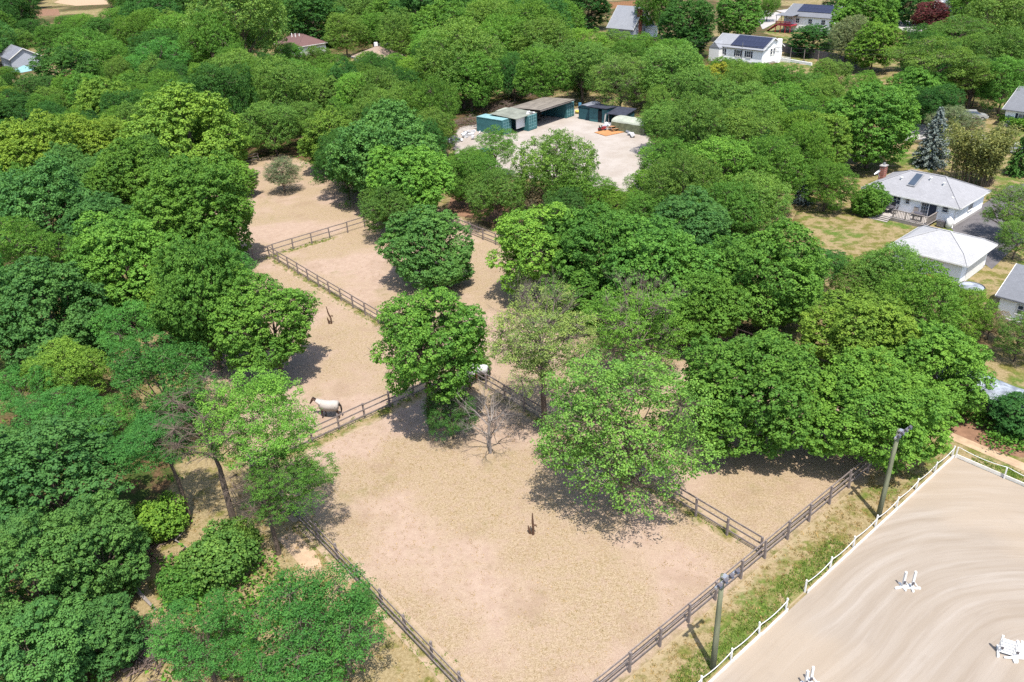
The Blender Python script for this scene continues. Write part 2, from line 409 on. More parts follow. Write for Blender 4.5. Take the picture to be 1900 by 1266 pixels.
g_ = MB(); g_.add([(-1500, -250, 0), (1500, -250, 0), (1500, 2600, 0), (-1500, 2600, 0)], [(0, 1, 2, 3)])
tag(g_.build('ground', M['ground']), kind='structure')
sheet('clearing', pxs((180, 1300), (330, 840), (420, 800), (520, 850), (990, 1390), (900, 1560), (300, 1560)), .004, M['clearing'], .4)
sheet('paddock', [st(.4, -19.9), st(.4, 21), st(-60, 23.5), st(-110, 22), st(-112, 6), st(-72, -5), st(-60, -14), st(-34, -19.9)], .008, M['paddock'], .3)
sheet('verge', [st(.2, -40), st(3.1, -40), st(3.1, 17.4), st(60, 17.4), st(60, 24), st(5, 24), st(-3, 20.5), st(.2, 20)], .012, M['verge'], .3)
sheet('green_verge', [st(1.7, -40), st(3.0, -40), st(3.0, 3), st(2.4, 5), st(1.6, -2)], .016, M['green_strip'], .2)
for nm, s0, t0, s1, t1 in (('fence_grass', -67, -1.1, -30, .3), ('fence_grass', -68.3, -1.5, -66.9, 9), ('fence_grass', -30.6, -18, -29.0, -3),
                           ('fence_grass', -26, -1.1, -2, .4), ('fence_grass', -29, -20, -1, -18.7)):
    sheet(nm, [st(s0, t0), st(s1, t0), st(s1, t1), st(s0, t1)], .020, M['strip'], .12)
pth = [(-6, 18.6), (0, 19.2), (8, 19.0), (16, 18.9), (30, 18.8), (30, 19.6), (16, 19.75), (8, 19.9), (0, 20.1), (-6, 19.5)]
sheet('dirt_path', [st(*p) for p in pth], .024, M['path'], .12)
ar = MB(); ar.add([(*st(3.22, 17.25), 0), (*st(75, 17.25), 0), (*st(75, -75), 0), (*st(3.22, -75), 0)], [(3, 2, 1, 0)])
tag(ar.build('riding_arena', M['arena'], None, (0, 0, .028)), kind='structure')
sheet('gravel_yard', pxs((835, 262), (850, 236), (905, 226), (1010, 214), (1072, 200), (1140, 222), (1205, 250), (1235, 300), (1190, 362), (1110, 352), (960, 330), (850, 310)), .012, M['gravel'], .5)
sheet('lawn', pxs((1440, 470), (1480, 390), (1560, 330), (1640, 270), (1700, 240), (1790, 235), (1900, 270), (2000, 330), (2000, 600), (1840, 600), (1700, 520), (1560, 500)), .010, M['lawn'], .5)
sheet('lawn', pxs((1560, 145), (1700, 150), (1720, 175), (1560, 185)), .010, M['lawn'], .6)
sheet('lawn', pxs((1440, 82), (1490, 62), (1640, 80), (1700, 130), (1660, 168), (1560, 152), (1440, 128)), .012, M['lawn'], .8)
sheet('lawn', pxs((1415, 62), (1440, 40), (1480, 48), (1510, 70), (1480, 80)), .014, M['lawn'], .8)
sheet('lawn', pxs((1640, 45), (1660, 10), (1760, 5), (1810, 20), (1800, 40), (1700, 50)), .012, M['lawn'], .8)
sheet('lawn', pxs((1840, 190), (1850, 172), (1960, 165), (1960, 262), (1880, 262)), .014, M['lawn'], .6)
sheet('lawn', pxs((1760, 700), (1800, 640), (1960, 640), (1960, 745), (1840, 735)), .014, M['lawn'], .3)
sheet('lawn', pxs((1560, 150), (1620, 160), (1615, 172), (1555, 165)), .018, M['lawn'], .6)
sheet('driveway', pxs((1762, 420), (1800, 395), (1835, 372), (1870, 345), (1910, 340), (1960, 380), (1920, 440), (1880, 462), (1840, 500), (1800, 470)), .020, M['asphalt'], .3)
sheet('road', pxs((1660, 262), (1690, 228), (1760, 236), (1900, 268), (1960, 282), (1960, 296), (1880, 286), (1740, 258)), .024, M['concrete'], .4)
sheet('driveway', pxs((1405, 36), (1440, 22), (1452, 26), (1440, 42), (1415, 55)), .020, M['concrete'], .8)
sheet('road', pxs((1440, 20), (1640, -6), (1660, 4), (1470, 30)), .024, M['concrete'], .8)
sheet('driveway', pxs((1655, 50), (1670, 36), (1720, 46), (1735, 58), (1690, 62)), .028, M['concrete'], .8)
sheet('dirt_road', pxs((100, 5), (125, -8), (205, -8), (205, 8), (140, 11)), .012, M['path'], 1.5)
sheet('bare_soil', pxs((62, 30), (76, 17), (108, 17), (112, 29)), .016, M['soil'], 1.2)
sheet('bare_soil', pxs((825, 398), (840, 360), (890, 370), (985, 400), (950, 425), (880, 405)), .016, M['soil'], .4)
sheet('bare_soil', pxs((1720, 800), (1790, 770), (1900, 830), (1900, 850), (1800, 830)), .016, M['soil'], .25)
sheet('dusty_patch', [at(*p)[:2] for p in ((515, 1000), (545, 985), (590, 1030), (600, 1060), (570, 1065))], .016, M['path'], .15)

# ------------------------------------------------------------------ tree building
def unit(v): return v / np.maximum(np.linalg.norm(v, axis=-1, keepdims=True), 1e-9)
def fib(n, rg):
    i = np.arange(n) + .5; ph = np.arccos(1 - 2 * i / n); th = math.pi * (1 + 5 ** .5) * i + rg.uniform(0, 6.28)
    v = np.stack([np.cos(th) * np.sin(ph), np.sin(th) * np.sin(ph), np.cos(ph)], -1)
    return unit(v + rg.normal(0, .16, v.shape))
def leaf_mesh(name, c, nrm, size, tint, rg, aspect=.9, fold=.18, mat='leaf'):
    n = len(c); r = rg.normal(size=(n, 3)); t = unit(np.cross(nrm, r)); b = np.cross(nrm, t)
    L = size[:, None] * .5; W = L * aspect; f = nrm * size[:, None] * fold
    V = np.stack([c - t * L, c + b * W - t * L * .15 + f, c + t * L, c - b * W - t * L * .15 + f], 1).reshape(-1, 3)
    me = bpy.data.meshes.new(name)
    me.vertices.add(n * 4); me.vertices.foreach_set('co', V.astype(np.float32).ravel())
    me.loops.add(n * 4); me.loops.foreach_set('vertex_index', np.arange(n * 4, dtype=np.int32))
    me.polygons.add(n); me.polygons.foreach_set('loop_start', np.arange(0, n * 4, 4, dtype=np.int32))
    a = me.attributes.new('tint', 'FLOAT', 'POINT'); a.data.foreach_set('value', np.repeat(tint, 4).astype(np.float32))
    me.materials.append(M[mat]); me.update(calc_edges=True); me.validate()
    return me
def lobes_on(rg, R, Rz, zc, n, rl, zmin=-.75, inset=.70, flat=1.0, gap=0.0):
    d = fib(n, rg); d = d[d[:, 2] > zmin]
    if gap: d = d[rg.random(len(d)) > gap]
    k = inset * rg.uniform(.80, 1.17, len(d))[:, None]
    lc = d * k * np.array([R, R, Rz]) + [0, 0, zc]
    lr = R * rl * rg.uniform(.65, 1.4, len(d))
    return lc, lr
def clumps_on(rg, lc, lr, step, flat, zc, jit=.2, inner=.0):
    out, nor, li = [], [], []
    for i, (c, r) in enumerate(zip(lc, lr)):
        n = max(6, int(4 * math.pi * r * r * (.5 + .5 * flat) / (step * step)))
        d = fib(n, rg); p = c + d * r * np.array([1, 1, flat]) * rg.uniform(1 - jit, 1 + jit, n)[:, None]
        out.append(p); nor.append(unit(d * np.array([1, 1, 1 / max(flat, .3)]))); li.append(np.full(n, i))
    P, D, I = np.concatenate(out), np.concatenate(nor), np.concatenate(li)
    keep = np.ones(len(P), bool)
    for i, (c, r) in enumerate(zip(lc, lr)):
        q = np.linalg.norm((P - c) / np.array([1, 1, flat]), axis=1) < r * .86
        keep &= ~(q & (I != i)) | (rg.random(len(P)) < inner)
    return P[keep], D[keep], I[keep]
def leaves_on(rg, P, D, rc, per, size, flat=.6, up=.5, jit=.45, tvar=.22, tint0=None):
    m = len(P)
    d = unit(rg.normal(size=(m, per, 3))); d[..., 2] = np.where(rg.random((m, per)) < .75, np.abs(d[..., 2]), d[..., 2])
    rad = rc * rg.uniform(.5, 1.4, (m, 1, 1)) * rg.uniform(.55, 1.0, (m, per, 1))
    c = P[:, None] + d * rad * np.array([1, 1, flat])
    nr = unit(d * .7 + D[:, None] * .35 + np.array([0, 0, up]) + rg.normal(0, jit, (m, per, 3)))
    t = np.clip((rg.uniform(.12, .75, (m, 1)) if tint0 is None else tint0[:, None]) + rg.normal(0, tvar, (m, per)), 0, 1)
    s = size * rg.uniform(.65, 1.2, (m, per))
    return c.reshape(-1, 3), nr.reshape(-1, 3), s.ravel(), t.ravel()
def limbs(rg, mb, targets, h0, h1, r0, wander=.25, twigs=None, twig_r=.02, sides=5):
    """a trunk from the ground and limbs that leave it for the targets"""
    top = Vector((rg.normal(0, .25), rg.normal(0, .25), h1))
    tr = [Vector((0, 0, -.15)), Vector((rg.normal(0, .06), rg.normal(0, .06), h0 * .5)), Vector((top.x * .4, top.y * .4, h0)), top]
    mb.tube(tr, [r0 * 1.25, r0, r0 * .85, r0 * .45], 7)
    for tg in targets:
        tg = Vector(tg); k = rg.uniform(0, 1)
        hz = h0 * .8 + (h1 - h0 * .8) * k * min(1, max(.1, (tg.z - h0) / max(.5, h1)))
        s = tr[2].lerp(tr[3], max(0, min(1, (hz - h0) / max(.1, h1 - h0)))) if hz > h0 else Vector((0, 0, hz))
        mid = s.lerp(tg, .5) + Vector((rg.normal(0, wander), rg.normal(0, wander), rg.uniform(.0, .35) * (tg - s).length * .4))
        rr = r0 * rg.uniform(.28, .45)
        mb.tube([s, s.lerp(mid, .5) + Vector((0, 0, .1)), mid, tg], [rr, rr * .8, rr * .6, rr * .25], sides, cap=False)
    if twigs is not None:
        for a, b in twigs:
            a, b = Vector(a), Vector(b); mid = a.lerp(b, .5) + Vector((rg.normal(0, .08), rg.normal(0, .08), .08))
            mb.tube([a, mid, b], [twig_r, twig_r * .7, twig_r * .3], 3, cap=False)
PROTO = {}                                      # kind -> list of (trunk mesh, crown mesh, R, centre height, top)
def bare_twigs(rg, mb, a, d, L, r, depth, spread=.55):
    a = Vector(a); d = Vector(d).normalized()
    b = a + d * L; mid = a.lerp(b, .5) + Vector(rg.normal(0, L * .06, 3))
    mb.tube([a, mid, b], [r, r * .8, r * .55], 5 if r > .03 else 3, cap=False)
    if depth <= 0: return
    for k in range(3 if depth > 1 else 4):
        p = a.lerp(b, rg.uniform(.45, 1.0)); n = (d + Vector(rg.normal(0, spread, 3)) + Vector((0, 0, .18))).normalized()
        bare_twigs(rg, mb, p, n, L * rg.uniform(.5, .8), r * .5, depth - 1, spread)
def proto_broad(kind, seed, R, Rz, zc, nl, rl, step, rc, per, size, flat=1.0, cflat=.6, up=.5, zmin=-.75, inset=.70, gap=0.0,
                inner=.1, h0=1.6, r0=.2, thin=0.0, twig=0.0, aspect=.9, tvar=.22, jit=.45, bark='bark', bare=0, topyellow=0.0, skirt=0.0):
    rg = np.random.default_rng(seed)
    lc, lr = lobes_on(rg, R, Rz, zc, nl, rl, zmin, inset, flat, gap)
    P, D, I = clumps_on(rg, lc, lr, step, flat, zc, inner=inner)
    if thin: k = rg.random(len(P)) > thin; P, D, I = P[k], D[k], I[k]
    lt = rg.uniform(.15, .6, len(lc)); t0 = np.clip(lt[I] + rg.normal(0, .12, len(P)), 0, 1)
    if topyellow:
        t0 = np.clip(t0 + topyellow * np.clip((P[:, 2] - zc) / Rz, 0, 1), 0, 1)
    c, nr, s, t = leaves_on(rg, P, D, rc, per, size, cflat, up, jit, tvar, t0)
    for _ in range(3):
        kv = rg.normal(0, 2.4 / R, 3); am = rg.normal(0, .042 * R, 3) * [1, 1, .7]; c = c + np.sin(c @ kv + rg.uniform(0, 6.28))[:, None] * am
    k = c[:, 2] > .15; c, nr, s, t = c[k], nr[k], s[k], t[k]
    crown = leaf_mesh(kind + '_crown', c, nr, s, t, rg, aspect)
    mb = MB(); tw = None
    if twig:
        q = rg.random(len(P)) < twig; tw = list(zip(lc[I[q]], P[q]))
    limbs(rg, mb, lc[::1 if twig else 2], h0, zc + Rz * .2, r0, twigs=tw)
    for k in range(bare):
        d = unit(np.array([rg.normal(0, .5), rg.normal(0, .5), 1.0])); p = np.array([0, 0, zc]) + d * [R * .45, R * .45, Rz * .35]
        bare_twigs(rg, mb, p, d, R * .44, .036, 4, .40)
    PROTO.setdefault(kind, []).append((mb.mesh(kind + '_trunk', M[bark]), crown, R, zc, zc + Rz))
def proto_spruce(kind, seed, R, H, mat='needle', droop=.25, n=34):
    rg = np.random.default_rng(seed); C, Nn, Sz, T = [], [], [], []
    mb = MB(); mb.tube([(0, 0, -.1), (0, 0, H * .5), (0, 0, H * .98)], [.22, .13, .02], 6)
    for lv in range(n):
        z = .5 + (H - .7) * lv / n; rr = R * (1 - z / H) ** .75 * rg.uniform(.8, 1.1); nb = max(4, int(4 + 6 * rr / R))
        a0 = rg.uniform(0, 6.28)
        for b in range(nb):
            a = a0 + 6.28 * b / nb + rg.normal(0, .15); L = rr * rg.uniform(.75, 1.15)
            if rg.random() < .35: mb.tube([(0, 0, z), (math.cos(a) * L * .8, math.sin(a) * L * .8, z - droop * L * .6)], [.03, .01], 3, cap=False)
            m = int(14 + 46 * rr / R); u = rg.uniform(.15, 1, m) ** .7; sd = rg.normal(0, .13, m) * (1.1 - u) * 2 * L * .5
            x = np.cos(a) * L * u - np.sin(a) * sd; y = np.sin(a) * L * u + np.cos(a) * sd
            zz = z - droop * L * u + rg.normal(0, .06, m)
            C.append(np.stack([x, y, zz], -1)); Nn.append(unit(rg.normal(0, .5, (m, 3)) + [math.cos(a) * .3, math.sin(a) * .3, .8]))
            Sz.append(rg.uniform(.2, .42, m)); T.append(np.clip(rg.normal(.35, .2, m) + .25 * (u - .5), 0, 1))
    crown = leaf_mesh(kind + '_crown', np.concatenate(C), np.concatenate(Nn), np.concatenate(Sz), np.concatenate(T), rg, .35, .1, mat)
    PROTO.setdefault(kind, []).append((mb.mesh(kind + '_trunk', M['bark']), crown, R, H * .45, H))
def proto_bamboo(kind, seed, R, H):
    rg = np.random.default_rng(seed); mb = MB(); C, Nn, Sz, T = [], [], [], []
    for k in range(70):
        a = rg.uniform(0, 6.28); q = R * .6 * math.sqrt(rg.random()); b = Vector((math.cos(a) * q, math.sin(a) * q, 0))
        h = H * rg.uniform(.7, 1.05); o = Vector((math.cos(a), math.sin(a), 0)) * rg.uniform(.15, .6) * R
        pts = [b, b + o * .15 + Vector((0, 0, h * .5)), b + o * .5 + Vector((0, 0, h * .85)), b + o + Vector((0, 0, h * .92))]
        mb.tube(pts, [.03, .025, .015, .006], 3, cap=False)
        m = 190; u = rg.uniform(.18, 1, m); P = np.array([tuple(pts[min(2, int(x * 3))].lerp(pts[min(2, int(x * 3)) + 1], x * 3 - min(2, int(x * 3)))) for x in u])
        C.append(P + rg.normal(0, .26, (m, 3))); Nn.append(unit(rg.normal(0, .6, (m, 3)) + [0, 0, .6]))
        Sz.append(rg.uniform(.22, .4, m)); T.append(np.clip(rg.normal(rg.uniform(.2, .8), .2, m), 0, 1))
    PROTO.setdefault(kind, []).append((mb.mesh(kind + '_trunk', M['bark']), leaf_mesh(kind + '_crown', *map(np.concatenate, (C, Nn, Sz, T)), rg, .35), R, H * .55, H))
def proto_dead(kind, seed, R, H, stems=1, depth=4):
    rg = np.random.default_rng(seed); mb = MB()
    if stems == 1:
        mb.tube([(0, 0, -.1), (.05, .03, H * .3), (.1, -.05, H * .5)], [.10, .085, .06], 6)
        for k in range(9):
            a = k * .8 + rg.uniform(0, .5); z = H * rg.uniform(.22, .5)
            bare_twigs(rg, mb, (.05, 0, z), (math.cos(a) * .75, math.sin(a) * .75, rg.uniform(.35, 1)), H * .27, .042, depth, .42)
    else:
        for k in range(stems):
            a = rg.uniform(0, 6.28)
            bare_twigs(rg, mb, (rg.normal(0, R * .3), rg.normal(0, R * .3), .1), (math.cos(a), math.sin(a), rg.uniform(.1, .6)), R * .6, .045, depth - 1, .5)
    PROTO.setdefault(kind, []).append((mb.mesh(kind + '_trunk', M['bark_dead']), None, R, H * .5, H))

for sd, R, Rz, nl in ((1, 4.6, 4.2, 46), (2, 4.6, 4.6, 52), (3, 4.6, 3.9, 40)):
    proto_broad('maple_tree', sd, R, Rz, Rz + .55, nl, .24, .50, .34, 34, .172, cflat=.75, inset=.80, up=.55, zmin=-.88, tvar=.16)
for sd, R, Rz, nl in ((11, 4.6, 4.6, 60), (12, 4.6, 4.2, 56)):
    proto_broad('broad_leaf_tree', sd, R, Rz, Rz + .6, nl, .23, .80, .47, 46, .205, flat=.75, cflat=.6, inset=.84, up=.8, zmin=-.9, tvar=.14, jit=.3, gap=.06)
for sd, R in ((21, 4.4), (22, 4.4), (23, 4.4)):
    proto_broad('locust_tree', sd, R, 3.7, 5.0, 34, .29, .46, .40, 26, .16, flat=.55, cflat=.5, inset=.76, up=.8, zmin=-.6, gap=.22, thin=.20,
                twig=.12, aspect=.55, tvar=.2, jit=.55, inner=.5, h0=2.4, r0=.17)
for sd, R in ((31, 4.4), (32, 4.4), (33, 4.4), (34, 4.4)):
    proto_broad('bushy_tree', sd, R, 3.9, 4.7, 27, .32, .45, .36, 24, .155, flat=.85, cflat=.7, inset=.76, up=.5, zmin=-.8, gap=.16, thin=.10,
                aspect=.7, tvar=.26, jit=.65, inner=.35, h0=2.0, r0=.18, twig=.05)
for sd, R, bare, ty in ((41, 4.6, 0, .2), (42, 4.6, 8, .3), (43, 4.6, 0, .1)):
    proto_broad('thin_tree' if not bare else 'dying_tree', sd, R, 4.4, 5.2, 44, .26, .48, .40, 30, .122, flat=.7, cflat=.6, inset=.72, up=.6, zmin=-.75, gap=.18,
                thin=.48 if bare else .41, twig=.6, aspect=.8, tvar=.2, jit=.55, inner=.5, h0=1.7, r0=.17, bare=bare, topyellow=ty, bark='bark_dry' if bare else 'bark')
proto_broad('open_maple_tree', 51, 4.6, 4.4, 5.0, 44, .25, .50, .36, 33, .172, cflat=.65, inset=.76, up=.6, zmin=-.85, gap=.05, thin=.14, twig=.2, h0=2.2, r0=.16, inner=.3)
proto_broad('open_maple_tree', 52, 4.6, 4.4, 5.0, 42, .25, .50, .36, 33, .172, cflat=.65, inset=.76, up=.6, zmin=-.9, gap=.08, thin=.12, twig=.12, h0=2.0, r0=.17, inner=.2)
for sd in (61, 62):
    proto_broad('shrub', sd, 1.6, 1.25, 1.15, 22, .34, .30, .26, 16, .15, cflat=.7, inset=.7, up=.5, zmin=-.9, h0=.3, r0=.05, tvar=.22, jit=.55, inner=.2)
proto_broad('ball_shrub', 71, 1.6, 1.45, 1.35, 30, .28, .22, .17, 15, .12, cflat=.7, inset=.8, up=.4, zmin=-.95, h0=.3, r0=.05, tvar=.12)
proto_broad('acacia_tree', 81, 4.4, 2.9, 5.0, 40, .30, .5, .5, 24, .16, flat=.28, cflat=.35, inset=.72, up=1.1, zmin=-.25, gap=.12, thin=.2, twig=.25, aspect=.55, jit=.45, inner=.5, h0=1.6, r0=.2)
proto_spruce('spruce_tree', 91, 2.6, 8.0); proto_spruce('spruce_tree', 92, 2.6, 7.2)
proto_bamboo('bamboo_clump', 95, 3.4, 6.2)
proto_dead('dead_tree', 97, 2.6, 5.0, 1, 4); proto_dead('dead_shrub', 98, 2.2, 3.2, 9, 4)

TINT = {'d': (.040, .120, .024), 'b': (.066, .168, .037), 'm': (.080, .192, .028), 'g': (.106, .234, .031), 'y': (.124, .230, .030), 'Y': (.24, .29, .033),
        'o': (.098, .200, .035), 'l': (.124, .240, .046), 'k': (.061, .193, .036), 's': (.130, .212, .055), 'x': (.12, .165, .145), 'r': (.10, .036, .036),
        'u': (.15, .13, .066), 'G': (.124, .175, .080), 'w': (.155, .180, .052), 'p': (.102, .218, .038)}
WORD = {'p': 'soft green', 'd': 'dark green', 'b': 'deep blue-green', 'm': 'mid-green', 'g': 'fresh green', 'y': 'yellowish green', 'Y': 'yellow', 'o': 'olive-green',
        'l': 'pale green', 'k': 'bright green', 's': 'pale olive', 'x': 'grey-blue', 'r': 'dark red', 'u': 'brownish', 'G': 'grey-green', 'w': 'straw-green'}
KW = {'maple_tree': ('domed tree', 'tree'), 'broad_leaf_tree': ('layered tree', 'tree'), 'locust_tree': ('feathery tree', 'tree'),
      'bushy_tree': ('bushy tree', 'tree'), 'thin_tree': ('see-through tree', 'tree'), 'dying_tree': ('half-bare tree', 'tree'), 'open_maple_tree': ('open leafy tree', 'tree'),
      'shrub': ('low shrub', 'shrub'), 'ball_shrub': ('round clipped shrub', 'shrub'), 'acacia_tree': ('flat-topped tree', 'tree'), 'spruce_tree': ('pointed conifer', 'tree'),
      'bamboo_clump': ('arching bamboo clump', 'bamboo'), 'dead_tree': ('bare dead tree', 'dead tree'), 'dead_shrub': ('bare dead brush', 'dead brush')}
TREES = []                                      # (root, kind, tint, x, y, r, label or None)
rt_ = random.Random(5)
def plant(kind, x, y, s, tint, label=None, sz=1.0, var=None, group=None, lift=0.0):
    ps = PROTO[kind]; tm, cm, R, zc, top = ps[(var if var is not None else rt_.randrange(len(ps))) % len(ps)]
    root = empty(kind, (x, y, 0), rt_.uniform(0, 6.28)); root.scale = (s * rt_.uniform(.9, 1.1), s * rt_.uniform(.9, 1.1), s * sz)
    t = link('trunk', tm, root, (0, 0, lift / s / sz))
    if lift > .3:
        mb = MB(); h = lift / s / sz; mb.tube([(0, 0, -.1), (.06, .04, h * .5), (0, 0, h + .1)], [.30, .25, .22], 8); mb.build('stem', M['bark_dead' if kind == 'dead_tree' else 'bark'], root)
    if cm:
        c = link('crown', cm, root, (0, 0, lift / s / sz)); k = TINT[tint]; j = rt_.uniform(.85, 1.16); h = rt_.uniform(.93, 1.09)
        c.color = (k[0] * j * h * 1.27, k[1] * j * 1.15, k[2] * j / h * 1.32, 1)
    root['category'] = KW[kind][1]; root['group'] = group or ('shrubs and brush' if KW[kind][1] in ('shrub', 'dead brush') else 'trees of the wood and gardens')
    TREES.append((root, kind, tint, x, y, R * s, label))
    return root
def plant_px(cx, cy, wpx, kind, tint, label=None, sz=1.0, var=None, base=None):
    """centre and width of the crown in the photograph -> a tree of that size standing on the ground there"""
    if kind == 'bushy_tree' and sz == 1.0: sz = rt_.uniform(.95, 1.35)
    ps = PROTO[kind]; v = (var if var is not None else rt_.randrange(len(ps))) % len(ps); R, zc = ps[v][2], ps[v][3] * sz
    s = 1.0
    if base:                                     # the foot of the trunk is in view: the crown is carried as high as it stands there
        f = at(*base); lo, hi = 0.0, 30.0
        for _ in range(40):
            h = (lo + hi) / 2
            if to_px((f[0], f[1], h))[1] > cy: lo = h
            else: hi = h
        s = (wpx / 2) * to_px((f[0], f[1], h))[2] / F_PX / R
        c = at(cx, cy, h); r = plant(kind, f[0], f[1], s, tint, label, sz, v, lift=max(0, h - zc * s))
        sx = (c[0] - f[0]) / s * .8                # the crown leans to where it is seen
        for ch in r.children:
            if ch.name.split('.')[0] == 'crown':
                a = -r.rotation_euler[2]; ch.location.x += math.cos(a) * sx; ch.location.y += math.sin(a) * sx
        return r
    for _ in range(25):
        p = at(cx, cy, zc * s); s = (wpx / 2) * to_px(p)[2] / F_PX / R
    return plant(kind, p[0], p[1], s, tint, label, sz, v)

